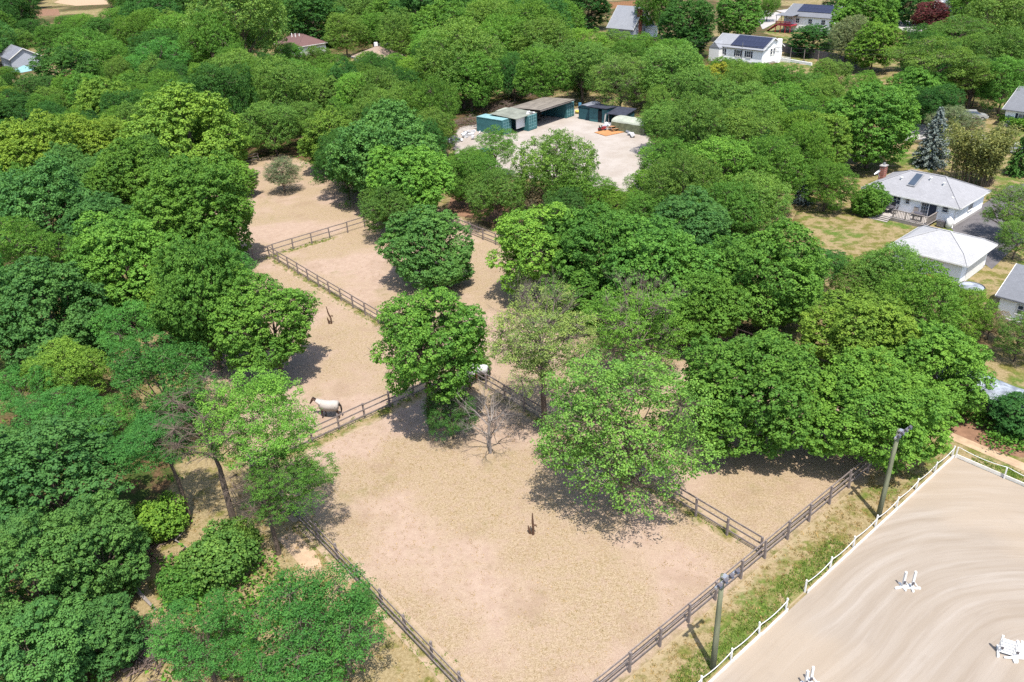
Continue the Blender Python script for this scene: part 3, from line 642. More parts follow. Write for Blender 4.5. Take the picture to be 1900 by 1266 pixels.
# ------------------------------------------------------------------ trees one can point to
MP, BL, LO, BU, TH, DY, OP, SH, BS, AC, SPR, BB, DT, DS = ('maple_tree', 'broad_leaf_tree', 'locust_tree', 'bushy_tree', 'thin_tree', 'dying_tree', 'open_maple_tree',
    'shrub', 'ball_shrub', 'acacia_tree', 'spruce_tree', 'bamboo_clump', 'dead_tree', 'dead_shrub')
for row in [
 # paddocks and their edges
 (797, 458, 158, MP, 'b', 'deep blue-green round tree standing alone in the middle paddock'),
 (799, 636, 194, OP, 'g', 'bright yellow-green broad tree in front of the lone round tree', 1.22, 0, (802, 800)),
 (836, 762, 112, TH, 'd', 'small dark drooping tree below the bright yellow-green paddock tree'),
 (1012, 632, 215, DY, 's', 'thin pale tree with a bare twiggy top beside the middle fence', 1.0, 0, (1010, 800)),
 (1178, 610, 190, DY, 'g', 'green tree with bare dead twigs on its crown, right of the pale thin one'),
 (1155, 795, 300, TH, 'p', 'large see-through soft green tree leaning over the front paddock', 1.15),
 (1005, 462, 190, OP, 'g', 'fresh green tree at the right end of the far paddock fence'),
 (1108, 478, 190, MP, 'm', None),
 (1212, 515, 195, MP, 'm', 'dense mid-green dome directly behind the tree with bare twigs'),
 (1296, 575, 150, MP, 'm', None), (1078, 548, 120, OP, 'm', None),
 (1275, 440, 160, BL, 'b', 'dark blue-green tree between the domed trees and the ranch house lawn'),
 (1425, 515, 200, MP, 'm', 'large mid-green dome left of the white garage'),
 (1515, 500, 120, LO, 'd', None),
 (1396, 735, 236, MP, 'm', 'largest domed tree beside the arena, left of the light pole'),
 (1614, 764, 214, MP, 'g', 'domed bright green tree behind the farther light pole'),
 (1602, 632, 188, MP, 'y', None), (1736, 690, 182, MP, 'g', 'domed tree at the arena corner beside the dirt path'),
 (1645, 508, 112, BU, 'o', 'olive bush-like tree just in front of the white garage'),
 (1712, 562, 140, BU, 'm', None), (1785, 582, 105, BU, 'g', None), (1590, 520, 90, BU, 'o', None),
 (1840, 600, 62, TH, 'u', 'brownish thin tree below the grey-roofed shed'), (1895, 625, 95, TH, 'o', None),
 (1893, 768, 88, BL, 'd', 'dark leafy tree between the tarp shed and the dirt path'),
 (1875, 385, 112, TH, 'o', 'loose olive tree overhanging the asphalt driveway'), (1890, 440, 80, TH, 'o', None),
 (1615, 374, 62, BS, 'm', 'clipped round green shrub at the corner of the white deck'),
 (1620, 232, 146, MP, 'm', 'big dense dome of leaves beyond the ranch house chimney'),
 (1735, 258, 74, SPR, 'x', 'grey-blue spruce behind the ranch house'),
 (1815, 282, 118, BB, 'w', 'straw-coloured bamboo clump behind the ranch house'),
 (1760, 226, 76, TH, 'G', None), (1800, 236, 60, TH, 'G', None),
 (1898, 285, 60, SPR, 'd', 'dark conifer right of the bamboo at the photo edge'),
 (1522, 265, 125, OP, 'y', 'vivid yellow-green tree left of the big dense dome'),
 (1535, 345, 95, BU, 'm', None), (1492, 350, 46, SPR, 'x', 'small grey-blue spruce at the edge of the ranch house lawn'),
 # left wall of trees, from the top down
 (25, 14, 80, BU, 'd', None), (158, 52, 64, BU, 'm', None, .8), (22, 78, 66, BU, 'o', None, .8), (100, 74, 72, BU, 'm', None, .85),
 (120, 138, 110, BL, 'd', 'dark layered tree beside the blue canopy tent', .9), (190, 64, 70, BU, 'd', None, .85), (245, 75, 86, BU, 'm', None), (292, 32, 100, BU, 'd', None),
 (352, 22, 100, BU, 'd', None), (442, 42, 156, BU, 'l', 'large pale green bushy tree left of the brown-roofed house'), (395, 88, 108, BU, 'm', None), (292, 118, 116, LO, 'k', None),
 (200, 118, 92, BU, 'm', None), (442, 150, 112, BU, 'o', None, .95), (580, 34, 100, BL, 'd', None), (612, 130, 72, BU, 'm', None, .9),
 (528, 178, 118, BU, 'o', None), (10, 190, 80, BU, 'y', None, .8), (30, 225, 90, BL, 'd', None),
 (92, 212, 64, DT, 'd', 'bare grey dead tree among the green crowns on the left'), (140, 185, 80, BU, 'm', None),
 (190, 205, 118, MP, 'y', 'yellowish domed tree just right of the grey dead tree'), (350, 255, 196, MP, 'y', 'broad yellowish dome above the left end of the top paddock'),
 (250, 182, 90, MP, 'm', None), (60, 295, 150, MP, 'y', None), (180, 275, 130, MP, 'y', None), (255, 335, 165, MP, 'm', None),
 (368, 395, 205, MP, 'm', 'large dome whose right side meets the paddock gate'), (85, 392, 195, MP, 'b', None), (412, 195, 118, BU, 'd', None), (505, 238, 100, BU, 'o', None),
 (455, 205, 90, BU, 'm', None), (415, 262, 90, OP, 'g', None), (438, 330, 70, OP, 'g', None),
 (610, 258, 122, OP, 'y', 'tree with a yellow top at the upper end of the paddocks'), (522, 322, 66, TH, 'G', 'small wispy grey-green tree at the far paddock end'),
 (232, 502, 196, MP, 'g', None), (380, 448, 110, MP, 'm', None), (90, 580, 215, MP, 'b', None), (190, 430, 130, MP, 'b', None),
 (370, 555, 175, MP, 'g', None), (492, 595, 180, OP, 'g', 'leafy tree with bare branches on its right, beside the tall stump', 1.0, 1, (525, 705)),
 (142, 590, 116, LO, 'k', None), (262, 610, 156, LO, 'k', None), (295, 712, 200, LO, 'k', None), (38, 735, 132, LO, 'k', None),
 (125, 692, 128, BU, 'y', 'yellowish bushy tree among the feathery ones on the left'), (125, 772, 150, LO, 'k', None), (215, 780, 110, LO, 'k', None),
 (292, 822, 150, LO, 'k', 'feathery tree with a thin leaning trunk left of the forked tree', 1.0, 0, (352, 962)),
 (95, 905, 225, BL, 'b', None, 1.2), (60, 1075, 200, BL, 'b', None, 1.25), (175, 1030, 165, BL, 'b', None, 1.25), (62, 1225, 200, BL, 'b', 'dark layered tree filling the bottom left corner'),
 (190, 1180, 140, BL, 'b', None), (20, 850, 120, BL, 'b', None),
 (484, 790, 208, TH, 'g', 'airy fresh green tree with a forked trunk facing the rugged horse', 1.0, 0, (440, 988)), (545, 900, 165, TH, 'm', 'tree overhanging the front paddock fence, nearest to the dusty patch', 1.0, 1, (517, 1028)),
 (290, 965, 92, SH, 'g', 'bright green shrub below the forked tree'), (405, 1035, 118, SH, 'o', 'wide olive shrub between the two big foreground tree masses'),
 (340, 1080, 80, SH, 'm', None), (440, 1000, 80, SH, 'o', None),
 (375, 1190, 190, LO, 'k', 'feathery bright green tree at the bottom edge, left one of two'), (570, 1180, 235, LO, 'k', 'feathery bright green tree at the bottom edge nearest the front fence'),
 (668, 1112, 50, LO, 'k', None), (225, 1040, 70, DS, 'd', 'tangle of bare fallen branches beside the bright green shrub'), (265, 1205, 70, DS, 'd', 'heap of bare branches at the bottom between dark and feathery trees'),
 (905, 775, 170, DT, 'd', 'bare dead tree in the front paddock by the middle fence', 1.0, 0), (880, 680, 50, SH, 'm', None),
 # belt round the yard
 (800, 26, 120, BL, 'd', None), (852, 42, 84, SPR, 'd', 'dark pointed conifer at the top centre'), (905, 18, 84, BL, 'd', None), (965, 12, 80, BL, 'd', None), (1030, 16, 84, BL, 'd', None), (1090, 12, 80, BL, 'd', None),
 (660, 20, 80, BU, 'l', None), (690, 58, 74, BU, 'm', None), (745, 62, 80, BU, 'o', None), (640, 62, 70, BU, 'o', None), (802, 102, 96, BU, 'g', None, .95), (855, 115, 128, BU, 'o', None), (930, 82, 118, BU, 'g', None), (1003, 92, 118, BU, 'o', None),
 (1072, 94, 100, BU, 'g', None, .9), (1152, 114, 92, BU, 'o', None, .85), (1246, 108, 90, BU, 'g', None, .9), (872, 150, 108, BU, 'm', None), (1010, 140, 105, BU, 'm', None), (1080, 130, 112, BU, 'o', None),
 (1152, 148, 116, TH, 'l', 'tall pale tree with a bare trunk behind the teal sheds'), (1245, 140, 112, BU, 'o', None), (700, 186, 108, BU, 'o', None), (768, 150, 80, BU, 'g', None), (722, 195, 112, BU, 'o', None), (800, 205, 100, BU, 'm', None),
 (660, 190, 90, BU, 'g', None), (560, 160, 80, BU, 'm', None), (636, 142, 66, BU, 'g', None, .9), (565, 225, 70, BU, 'o', None),
 (718, 290, 186, MP, 'b', 'big blue-green dome left of the gravel yard'), (758, 345, 145, MP, 'g', 'dome with yellowish tips in front of the big blue-green one'), (725, 388, 100, BU, 'o', None),
 (806, 250, 84, BU, 'o', None), (914, 280, 96, LO, 'm', 'feathery tree standing in front of the container shelter'), (866, 312, 76, BU, 'm', None), (1030, 318, 136, BU, 'o', 'wide olive bush at the near edge of the gravel yard'),
 (880, 335, 92, BU, 'm', None), (922, 362, 112, BU, 'o', None), (1000, 372, 70, TH, 'u', 'brownish twiggy bush below the gravel yard'), (1080, 368, 112, BU, 'm', None, .85), (1140, 384, 88, BU, 'g', None, .85), (1050, 385, 70, BU, 'b', None),
 (1235, 235, 90, BU, 'o', None), (1240, 300, 112, BU, 'm', None, .9), (1204, 352, 84, BU, 'g', None, .85), (1292, 250, 128, BU, 'o', None), (1328, 150, 72, OP, 'Y', 'yellow-leaved tree in front of the solar-roofed white house'),
 (1295, 178, 100, BU, 'o', None), (1385, 158, 84, BU, 'g', None), (1440, 168, 96, BU, 'm', None), (1495, 178, 80, BU, 'o', None), (1538, 146, 66, BU, 'l', 'small light tree in front of the stockade fence lawn'), (1370, 205, 120, BU, 'o', None), (1450, 215, 118, BU, 'm', None),
 (1380, 268, 120, BU, 'o', None), (1422, 318, 140, BU, 'm', None), (1340, 325, 148, BU, 'g', None), (1270, 352, 126, BU, 'o', None), (1345, 395, 130, BU, 'm', None), (1410, 385, 120, BU, 'o', None), (1210, 400, 100, BU, 'm', None), (1465, 265, 90, BU, 'g', None),
 # gardens at the top right
 (1700, 175, 100, MP, 'm', None), (1735, 200, 80, BU, 'd', None), (1511, 74, 90, BL, 'd', 'dark spreading evergreen behind the stockade fence', .6), (1572, 72, 70, BU, 'G', None), (1602, 28, 108, MP, 'm', 'round-headed tree at the top behind the bright maple'),
 (1624, 82, 94, OP, 'g', 'bright green tree with a clear trunk at the end of the stockade fence'), (1728, 122, 160, AC, 'o', 'flat-topped olive tree above the utility pole'), (1775, 68, 118, AC, 'o', None), (1850, 50, 130, BU, 'l', None), (1872, 108, 118, BU, 'o', None), (1808, 148, 110, AC, 'o', None),
 (1865, 158, 90, BU, 'm', None), (1726, 30, 62, OP, 'r', 'dark red ornamental tree at the top right'), (1848, 10, 50, OP, 'r', 'dark red tree farther back near the top right corner'), (1275, 44, 112, OP, 'd', 'tree with a forked pale trunk right of the brick chimney'), (1372, 26, 88, OP, 'm', None), (1225, 12, 80, BU, 'm', None), (1288, 72, 60, OP, 'd', None),
 (1425, 12, 40, BU, 'm', None), (1690, 8, 70, BL, 'd', None), (1650, 6, 60, BL, 'd', None), (1560, 2, 70, BL, 'd', None), (1795, 14, 70, BU, 'm', None), (1890, 30, 60, BU, 'l', None),
 (28, 42, 60, BU, 'd', None, .85), (222, 42, 72, BU, 'm', None, .85), (128, 48, 56, BU, 'm', None, .75), (60, 58, 60, BU, 'd', None, .8),
 (538, 106, 56, BU, 'm', None, .85), (590, 108, 50, BU, 'o', None, .85), (688, 124, 62, BU, 'g', None, .85), (735, 122, 50, BU, 'm', None, .85), (1140, 80, 66, BU, 'o', None, .85), (1190, 86, 60, BU, 'g', None, .85), (1345, 132, 60, BU, 'm', None, .85), (1405, 137, 60, BU, 'g', None, .8), (18, 140, 40, BU, 'm', None, .8),
 (1600, 170, 60, BU, 'm', None), (1530, 195, 80, BU, 'o', None), (1180, 400, 70, BU, 'o', None),
]:
    plant_px(*row)

# more trees wherever the wood would otherwise show a gap
WOOD = [(pxs((-300, -45), (640, -45), (640, 60), (520, 120), (560, 290), (470, 300), (440, 470), (430, 640), (380, 840), (200, 1000), (230, 1300), (-300, 1500)), 1),
        (pxs((430, 60), (750, 30), (1110, 30), (1300, 110), (1560, 140), (1560, 260), (1540, 330), (1440, 400), (1200, 440), (1060, 400), (1190, 370), (1230, 290), (1190, 225), (1080, 190), (1000, 180), (890, 215), (840, 240), (840, 320), (950, 360), (850, 370), (660, 400), (560, 330), (520, 200)), 1),
        (pxs((1240, 420), (1460, 440), (1600, 560), (1760, 610), (1760, 690), (1500, 600), (1290, 520)), 1),
        (pxs((640, -45), (1640, -45), (1640, -12), (1100, -12), (1110, 12), (640, 20)), 1),
        (pxs((1660, 140), (1740, 40), (1960, -20), (2100, 100), (1960, 165), (1800, 200), (1700, 200)), 1)]
KEEP_OFF = [pxs((60, 34), (70, 4), (220, -8), (215, 14), (120, 36)), pxs((10, 150), (10, 100), (70, 100), (65, 150))]
CLEAR = [(515, 58, 600, 98), (655, 86, 735, 116), (1315, 58, 1465, 128), (1440, 4, 1560, 72), (1110, 0, 1212, 74), (1440, 75, 1600, 135), (1640, 6, 1800, 60), (1850, 160, 1900, 300), (840, 178, 1205, 350), (1600, 320, 1860, 520), (8, 100, 66, 152), (60, 2, 222, 36), (460, 285, 560, 400), (1490, 310, 1640, 470), (1455, 400, 1660, 470)]   # sight lines the photo keeps open
tp = np.array([[t[3], t[4], t[5]] for t in TREES])
for poly, _ in WOOD:
    A = np.array(poly); lo, hi = A.min(0), A.max(0)
    n = int(np.prod(hi - lo) / 18)
    rg = np.random.default_rng(int(abs(A.sum())) % 9973)
    C = rg.uniform(lo, hi, (min(n, 30000), 2)); C = C[inside(C, [tuple(a) for a in A])]
    for c in C:
        far = c[1] > 190
        r = rg.uniform(6.0, 9.0) if far else rg.uniform(2.6, 3.8)
        if any(inside(c[None], [tuple(k) for k in q])[0] for q in KEEP_OFF): continue
        d = np.hypot(tp[:, 0] - c[0], tp[:, 1] - c[1])
        if (d < (tp[:, 2] + r) * (.86 if far else .72)).any(): continue
        px_, py_, _k = to_px((c[0], c[1], r)); 
        if px_ < -50 or px_ > 1950 or py_ > 1330 or py_ < -25: continue
        rp = r / _k * F_PX
        by_ = to_px((c[0], c[1], 0))[1]
        if any(px_ + rp > a0 and px_ - rp < a1 and by_ > b0 + .55 * (b1 - b0) and py_ - rp * 1.15 < b1 for a0, b0, a1, b1 in CLEAR): continue
        left = px_ < 480 and py_ > 330
        kind = rg.choice([LO, BU, MP] if left else [BU, BU, OP, BU]); tint = rg.choice(list('kmb') if left else (list('mdopmmd') if px_ > 480 else list('mddobm')))
        plant(kind, c[0], c[1], r / PROTO[kind][0][2], tint, None, 1.0 if far else rg.uniform(1.2, 1.6))
        tp = np.vstack([tp, [c[0], c[1], r]])
print('trees', len(TREES))

# ------------------------------------------------------------------ fences of the paddocks
POSTM = MB().box((0, 0, .72), (.12, .12, 1.5)).box((0, 0, 1.485), (.11, .11, .03), taper=.5).mesh('post', M['fence_wood'])
def rail_mesh(L, h=.115, t=.04, mat='fence_wood'): return MB().box((L / 2, 0, 0), (L + .04, t, h)).mesh('rail', M[mat])
def rail_fence(label, a, b, heights=(1.36, .86, .36), span=2.44, first=True, last=True, side=1):
    a, b = np.array(a), np.array(b); L = np.linalg.norm(b - a); n = max(1, round(L / span)); sp_ = L / n
    root = empty('paddock_fence', (a[0], a[1], 0), math.atan2(b[1] - a[1], b[0] - a[0]), label, 'fence', 'wooden paddock fences')
    rm = rail_mesh(sp_); q = random.Random(int(L * 100))
    for i in range(n + 1):
        if (i == 0 and not first) or (i == n and not last): continue
        link('post', POSTM, root, (i * sp_, 0, q.uniform(-.06, .03)), (q.gauss(0, .02), q.gauss(0, .02), q.gauss(0, .05)))
    for i in range(n):
        for h in heights:
            link('rail', rm, root, (i * sp_, side * .092, h + q.gauss(0, .015)), (q.gauss(0, .03), q.gauss(0, .006), 0))
    return root
rail_fence('long dark rail fence running down the middle of the paddocks', st(-67.5, -.45), st(-.35, -.45))
rail_fence('dark rail fence across the far paddock, right of the gate', st(-67.8, -2.3), st(-67.8, 20.2), (1.36, .8))
rail_fence('dark rail fence behind the rugged horse near the rail', st(-30.1, -19.3), st(-30.1, -.8), side=-1)
rail_fence('dark rail fence along the left side of the front paddock', st(-30.1, -19.55), st(0, -19.55), side=-1)
rail_fence('dark rail fence between the front paddock and the grass verge', st(0, -19.55), st(0, 21), first=False)
rail_fence('dark rail fence on the right side of the far paddocks, partly under trees', st(-67.8, 20.4), st(-.2, 20.4), last=False)
rail_fence('short weathered fence at the far top end of the paddocks', st(-108.5, 9), st(-108.5, 17), (1.3, .9, .5))
# gate left of the far fence
g = empty('paddock_gate', (*st(-68.0, -2.6), 0), GA + math.pi, 'dark bar gate at the left end of the far paddock fence', 'gate')
MB().box((.0, 0, .75), (.16, .16, 1.6)).build('gate_post', M['fence_wood'], g); MB().box((3.2, 0, .75), (.16, .16, 1.6)).build('gate_post', M['fence_wood'], g)
for z in (.35, .7, 1.05, 1.35): MB().box((1.6, 0, z), (3.0, .05, .1)).build('bar', M['fence_wood'], g)
MB().bar((.15, .05, .35), (3.05, .05, 1.35), .09, .03).build('brace', M['fence_wood'], g)
# a hose-like dark border board along the gate side
# ------------------------------------------------------------------ arena edge: white posts, sagging rope, kickboards
WPOST = MB().box((0, 0, .48), (.075, .075, .98)).mesh('post', M['white'])
def rope_fence(label, a, b, span=2.5, close=True):
    a, b = np.array(a), np.array(b); L = np.linalg.norm(b - a); n = max(1, round(L / span)); s_ = L / n
    root = empty('arena_fence', (a[0], a[1], 0), math.atan2(b[1] - a[1], b[0] - a[0]), label, 'fence', 'white rope fences round the arena')
    sag = MB(); sag.tube([(s_ * u, 0, .93 - .16 * 4 * u * (1 - u)) for u in np.linspace(0, 1, 9)], .024, 6)
    rm = sag.mesh('rope', M['rope'], True); bm = MB().box((s_ / 2, 0, .13), (s_ - .02, .05, .26)).mesh('kickboard', M['kick'])
    q = random.Random(int(L * 77))
    for i in range(n + 1): link('post', WPOST, root, (i * s_, -.08, q.uniform(-.06, .02)), (q.gauss(0, .03), q.gauss(0, .03), 0))
    for i in range(n):
        link('rope', rm, root, (i * s_, 0, q.uniform(-.03, .01)))
        link('kickboard', bm, root, (i * s_, .05, q.uniform(-.03, .02)), (q.gauss(0, .03), q.gauss(0, .004), q.gauss(0, .006)))
    return root
rope_fence('white rope fence beside the grass verge, from the arena corner past the farther light pole', st(3.15, 17.2), st(3.15, -1.1))
rope_fence('white rope fence beside the nearer light pole, below the gap', st(3.15, -3.0), st(3.15, -23))
rope_fence('white rope fence along the far end of the arena beside the dirt path', st(3.3, 17.3), st(38, 17.3), 3.2)
t_ = np.array([st(3.3, -1.6), st(3.3, -2.8)])
# ------------------------------------------------------------------ light poles
def light_pole(s, t, h, lean, label):
    x, y = st(s, t); root = empty('light_pole', (x, y, 0), GA + math.pi / 2, label, 'light pole', 'wooden floodlight poles by the arena'); root.rotation_euler[0] = lean[0]; root.rotation_euler[1] = lean[1]
    mb = MB(); mb.tube([(0, 0, -.3), (.01, 0, h * .35), (-.01, .01, h * .7), (0, 0, h)], [.165, .15, .13, .115], 12); mb.build('pole', M['pole'], root, smooth=True)
    MB().box((.05, -.16, h - .22), (1.7, .09, .12)).build('crossarm', M['steel'], root)
    MB().box((0, -.1, h - .05), (.3, .22, .1)).build('cap', M['steel'], root)
    for k in (-.62, -.18, .28, .74):
        lm = MB(); lm.box((k, -.30, h - .02), (.22, .17, .11), rx=.5).box((k, -.22, h - .15), (.06, .06, .14))
        l = lm.build('floodlight', M['lamp_metal'], root)
        MB().box((k, -.345, h - .105), (.18, .12, .012), rx=.5).build('lens', M['glass'], l)
light_pole(2.75, -9.1, 6.6, (0, 0), 'nearer greenish wooden light pole standing on the green verge')
light_pole(2.75, 7.7, 6.7, (.0, .035), 'farther wooden light pole in front of the domed trees')
# ------------------------------------------------------------------ stumps in the paddocks
def stump(x, y, h, label, rz, lean):
    root = empty('stump_post', (x, y, 0), rz, label, 'post', 'rotten standing posts in the paddocks')
    mb = MB(); mb.tube([(0, 0, -.1), (.03, 0, h * .3), (lean * .6, .02, h * .62), (lean, 0, h)], [.10, .075, .07, .03], 8); mb.build('trunk', M['stump'], root)
    MB().tube([(-.16, .1, -.05), (-.24, .12, h * .22), (-.28, .14, h * .36)], [.09, .08, .03], 6).build('splinter', M['stump'], root)
    MB().tube([(.04, 0, h * .42), (.2, -.02, h * .45), (.24, 0, h * .34)], [.07, .06, .02], 5).build('snag', M['stump'], root)
p = at(989, 992); stump(p[0], p[1], 1.75, 'dark rotten post standing in the bare dusty spot of the front paddock', 0, .02)
p = at(615, 601); stump(p[0], p[1], 1.95, 'tall dark rotten post standing in the left middle paddock', .4, -.22)
# ------------------------------------------------------------------ jumps in the arena
def jump_standard(x, y, rz, label, h=1.15):
    root = empty('jump_standard', (x, y, .03), rz, label, 'jump', 'white show jump standards')
    MB().box((0, 0, h / 2 + .05), (.11, .11, h)).build('upright', M['white'], root)
    MB().box((0, 0, .06), (.95, .10, .10)).build('foot', M['white'], root); MB().box((0, 0, .061), (.10, .62, .10)).build('foot', M['white'], root)
    MB().bar((.34, 0, .1), (.04, 0, .55), .07, .05).build('brace', M['white'], root)
    MB().box((0, -.09, .5), (.09, .08, .14)).box((-.06, -.12, .46), (.05, .06, .16)).build('cup', M['lamp_metal'], root)
p = at(1674, 1091); jump_standard(p[0], p[1], .2, 'left one of two white jump standards alone in the arena middle')
p = at(1691, 1093); jump_standard(p[0], p[1], -.15, 'right one of two white jump standards alone in the arena middle', 1.25)
p = at(1493, 1276); jump_standard(p[0], p[1], .2, 'left one of two white jump standards at the bottom edge')
p = at(1503, 1270); jump_standard(p[0], p[1], -.1, 'right one of two white jump standards at the bottom edge', 1.2)
def wing(x, y, rz, label, tilt=.0):
    root = empty('jump_wing', (x, y, .03), rz, label, 'jump', 'white jump wings at the arena edge')
    for k in (-.42, .42): MB().box((k, 0, .6), (.1, .1, 1.2)).build('upright', M['white'], root); MB().box((k, 0, .06), (.1, .8, .1)).build('foot', M['white'], root)
    for i in range(5): MB().box((0, -.07, .24 + i * .19), (.80 + .06 * (i % 2), .035, .165), rx=tilt).build('plank', M['white'], root)
    MB().box((-.30, -.13, .5), (.1, .08, .14)).build('cup', M['lamp_metal'], root)
p = at(1868, 1216); wing(p[0], p[1], -.5, 'white planked jump wing at the right photo edge, left of its pair', -.25)
p = at(1894, 1222); wing(p[0], p[1], -.2, 'white planked jump wing at the right photo edge, right of its pair', -.25)
p = at(1862, 1222); q_ = at(1893, 1232)
jp = empty('jump_pole', (p[0], p[1], .03), 0, 'white jump pole lying in front of the planked wings', 'jump pole')
MB().tube([(0, 0, .06), (q_[0] - p[0] + 2, q_[1] - p[1], .06)], .055, 8).build('pole', M['white'], jp)

# ------------------------------------------------------------------ horses
def loft_body(mat, name, chains, voxel=.035, parent=None):
    mb = MB()
    for pts, rad in chains: mb.tube(pts, rad, 14)
    o = mb.build(name, mat, parent)
    md = o.modifiers.new('r', 'REMESH'); md.mode = 'VOXEL'; md.voxel_size = voxel
    sm = o.modifiers.new('s', 'SMOOTH'); sm.factor = .5; sm.iterations = 5
    dg = bpy.context.evaluated_depsgraph_get(); me = bpy.data.meshes.new_from_object(o.evaluated_get(dg))
    o.modifiers.clear(); old = o.data; o.data = me; me.name = name; bpy.data.meshes.remove(old)
    if not me.materials: me.materials.append(mat)
    me.polygons.foreach_set('use_smooth', [True] * len(me.polygons)); return o
def horse(x, y, rz, label, coat, rug, graze=0.0, step=.0):
    root = empty('horse', (x, y, .01), rz, label, 'horse', 'horses in the paddocks')
    L = lambda a, b: a + (b - a) * graze
    poll = (L(1.22, 1.28), 0, L(1.68, .78)); nose = (L(1.52, 1.30), 0, L(1.20, .20))
    mid = (L(.98, 1.06), 0, L(1.56, 1.02))
    ch = [([(-.82, 0, 1.18), (-.72, 0, 1.20), (-.45, 0, 1.18), (-.05, 0, 1.12), (.3, 0, 1.14), (.55, 0, 1.2), (.72, 0, 1.22)],
           [(.12, .14), (.24, .27), (.28, .32), (.29, .33), (.27, .34), (.23, .32), (.12, .18)]),
          ([(.45, 0, 1.28), (.72, 0, L(1.40, 1.22)), mid, poll], [(.15, .26), (.13, .22), (.10, .17), (.085, .13)]),
          ([(poll[0] - .08, 0, poll[2] + .03), poll, tuple((np.array(poll) * .6 + np.array(nose) * .4)), tuple((np.array(poll) * .2 + np.array(nose) * .8)), nose],
           [(.06, .08), (.10, .125), (.09, .115), (.065, .075), (.055, .06)])]
    for sy in (-1, 1):
        k = .08 * sy * (1 if step else .4)
        ch.append(([(.50, .17 * sy, 1.12), (.50 + k * .4, .17 * sy, .82), (.52 + k, .16 * sy, .50), (.50 + k, .16 * sy, .34), (.50 + k, .16 * sy, .14), (.54 + k, .16 * sy, .02)],
                   [.13, .10, .066, .045, .042, .06]))
        j = -.10 * sy * (1 if step else .4)
        ch.append(([(-.58, .17 * sy, 1.15), (-.50 + j * .3, .18 * sy, .84), (-.66 + j, .17 * sy, .54), (-.70 + j, .17 * sy, .46), (-.66 + j, .17 * sy, .16), (-.62 + j, .17 * sy, .02)],
                   [.20, .135, .065, .058, .043, .06]))
        ch.append(([tuple(np.array(poll) + [-.02, .06 * sy, .08]), tuple(np.array(poll) + [0, .08 * sy, .23])], [.035, .012]))
    loft_body(coat, 'body', ch, .03, root)
    # rug: a shell that hangs over body, belly sides and neck
    rg_ = MB(); secs = []
    for xx, zc, ry, top, low in ((-.87, 1.14, .20, 1.36, .98), (-.74, 1.18, .335, 1.505, .80), (-.45, 1.18, .37, 1.545, .78), (-.05, 1.12, .375, 1.50, .78), (.3, 1.14, .36, 1.535, .78), (.58, 1.2, .33, 1.575, .84), (.76, 1.22, .235, 1.47, .92)):
        ring = []
        for a in np.linspace(-1, 1, 11):
            an = a * 1.75
            yy = ry * math.sin(max(-1.5708, min(1.5708, an))); zz = zc + (top - zc) * math.cos(max(-1.5708, min(1.5708, an)))
            if abs(an) > 1.5708: zz = zc - (abs(an) - 1.5708) / .18 * (zc - low)
            if abs(a) > .79 and abs(a) < .81: zz -= 0
            ring.append((xx, yy, zz))
        secs.append(ring)
    v = [p for r in secs for p in r]; n = 11
    f = [(i * n + k, i * n + k + 1, (i + 1) * n + k + 1, (i + 1) * n + k) for i in range(len(secs) - 1) for k in range(n - 1)]
    rg_.add(v, f); ro = rg_.build('rug', rug, root, smooth=True)
    sd = ro.modifiers.new('t', 'SOLIDIFY'); sd.thickness = .02; sd.offset = 1
    nk = MB(); P = [(.60, 0, L(1.35, 1.25)), (.78, 0, L(1.44, 1.20)), tuple(np.array(mid) * .95 + np.array(poll) * .05)]
    nk.tube(P, [(.21, .34), (.165, .27), (.135, .215)], 14, cap=False); nk.build('neck_cover', rug, root, smooth=True)
    MB().tube([(-.86, 0, 1.3), (-.98, .02, 1.15), (-1.0, .03, .8), (-.97, .03, .5)], [.04, .065, .075, .02], 7).build('tail', M['hair'], root)
    mp = np.array(poll); MB().tube([tuple(np.array(mid) + [0, 0, .15]), tuple(mp + [-.05, 0, .12]), tuple(mp + [.08, 0, .06])], [(.03, .05), (.035, .06), (.02, .02)], 6).build('mane', M['hair'], root)
    for sy in (-1, 1):
        e = mp * .72 + np.array(nose) * .28 + [0, .088 * sy, .03]
        MB().tube([tuple(e - [.02, 0, 0]), tuple(e + [.02, 0, 0])], [.02, .018], 6).build('eye', M['eye'], root)
    for xx in (.54, -.62):
        for sy in (-1, 1):
            off = (.08 if xx > 0 else -.10) * sy * (1 if step else .4)
            MB().tube([(xx + off, (.16 if xx > 0 else .17) * sy, -.01), (xx + off - .01, (.16 if xx > 0 else .17) * sy, .07)], [.075, .058], 8).build('hoof', M['hoof'], root)
    return root
p = at(614, 774); horse(p[0], p[1], math.radians(172), 'dark brown horse in a pale full rug standing by the rail', M['horse'], M['rug'], 0, .1)
p = at(889, 706); horse(p[0], p[1], math.radians(165), 'horse in a white rug seen through the twigs beside the middle fence', M['horse'], M['rug_white'], .25, .1)
p = at(862, 724); horse(p[0], p[1], math.radians(38), 'chestnut horse in a grey rug half hidden by the bright yellow-green tree', M['horse_bay'], M['rug_grey'], .75, 0)

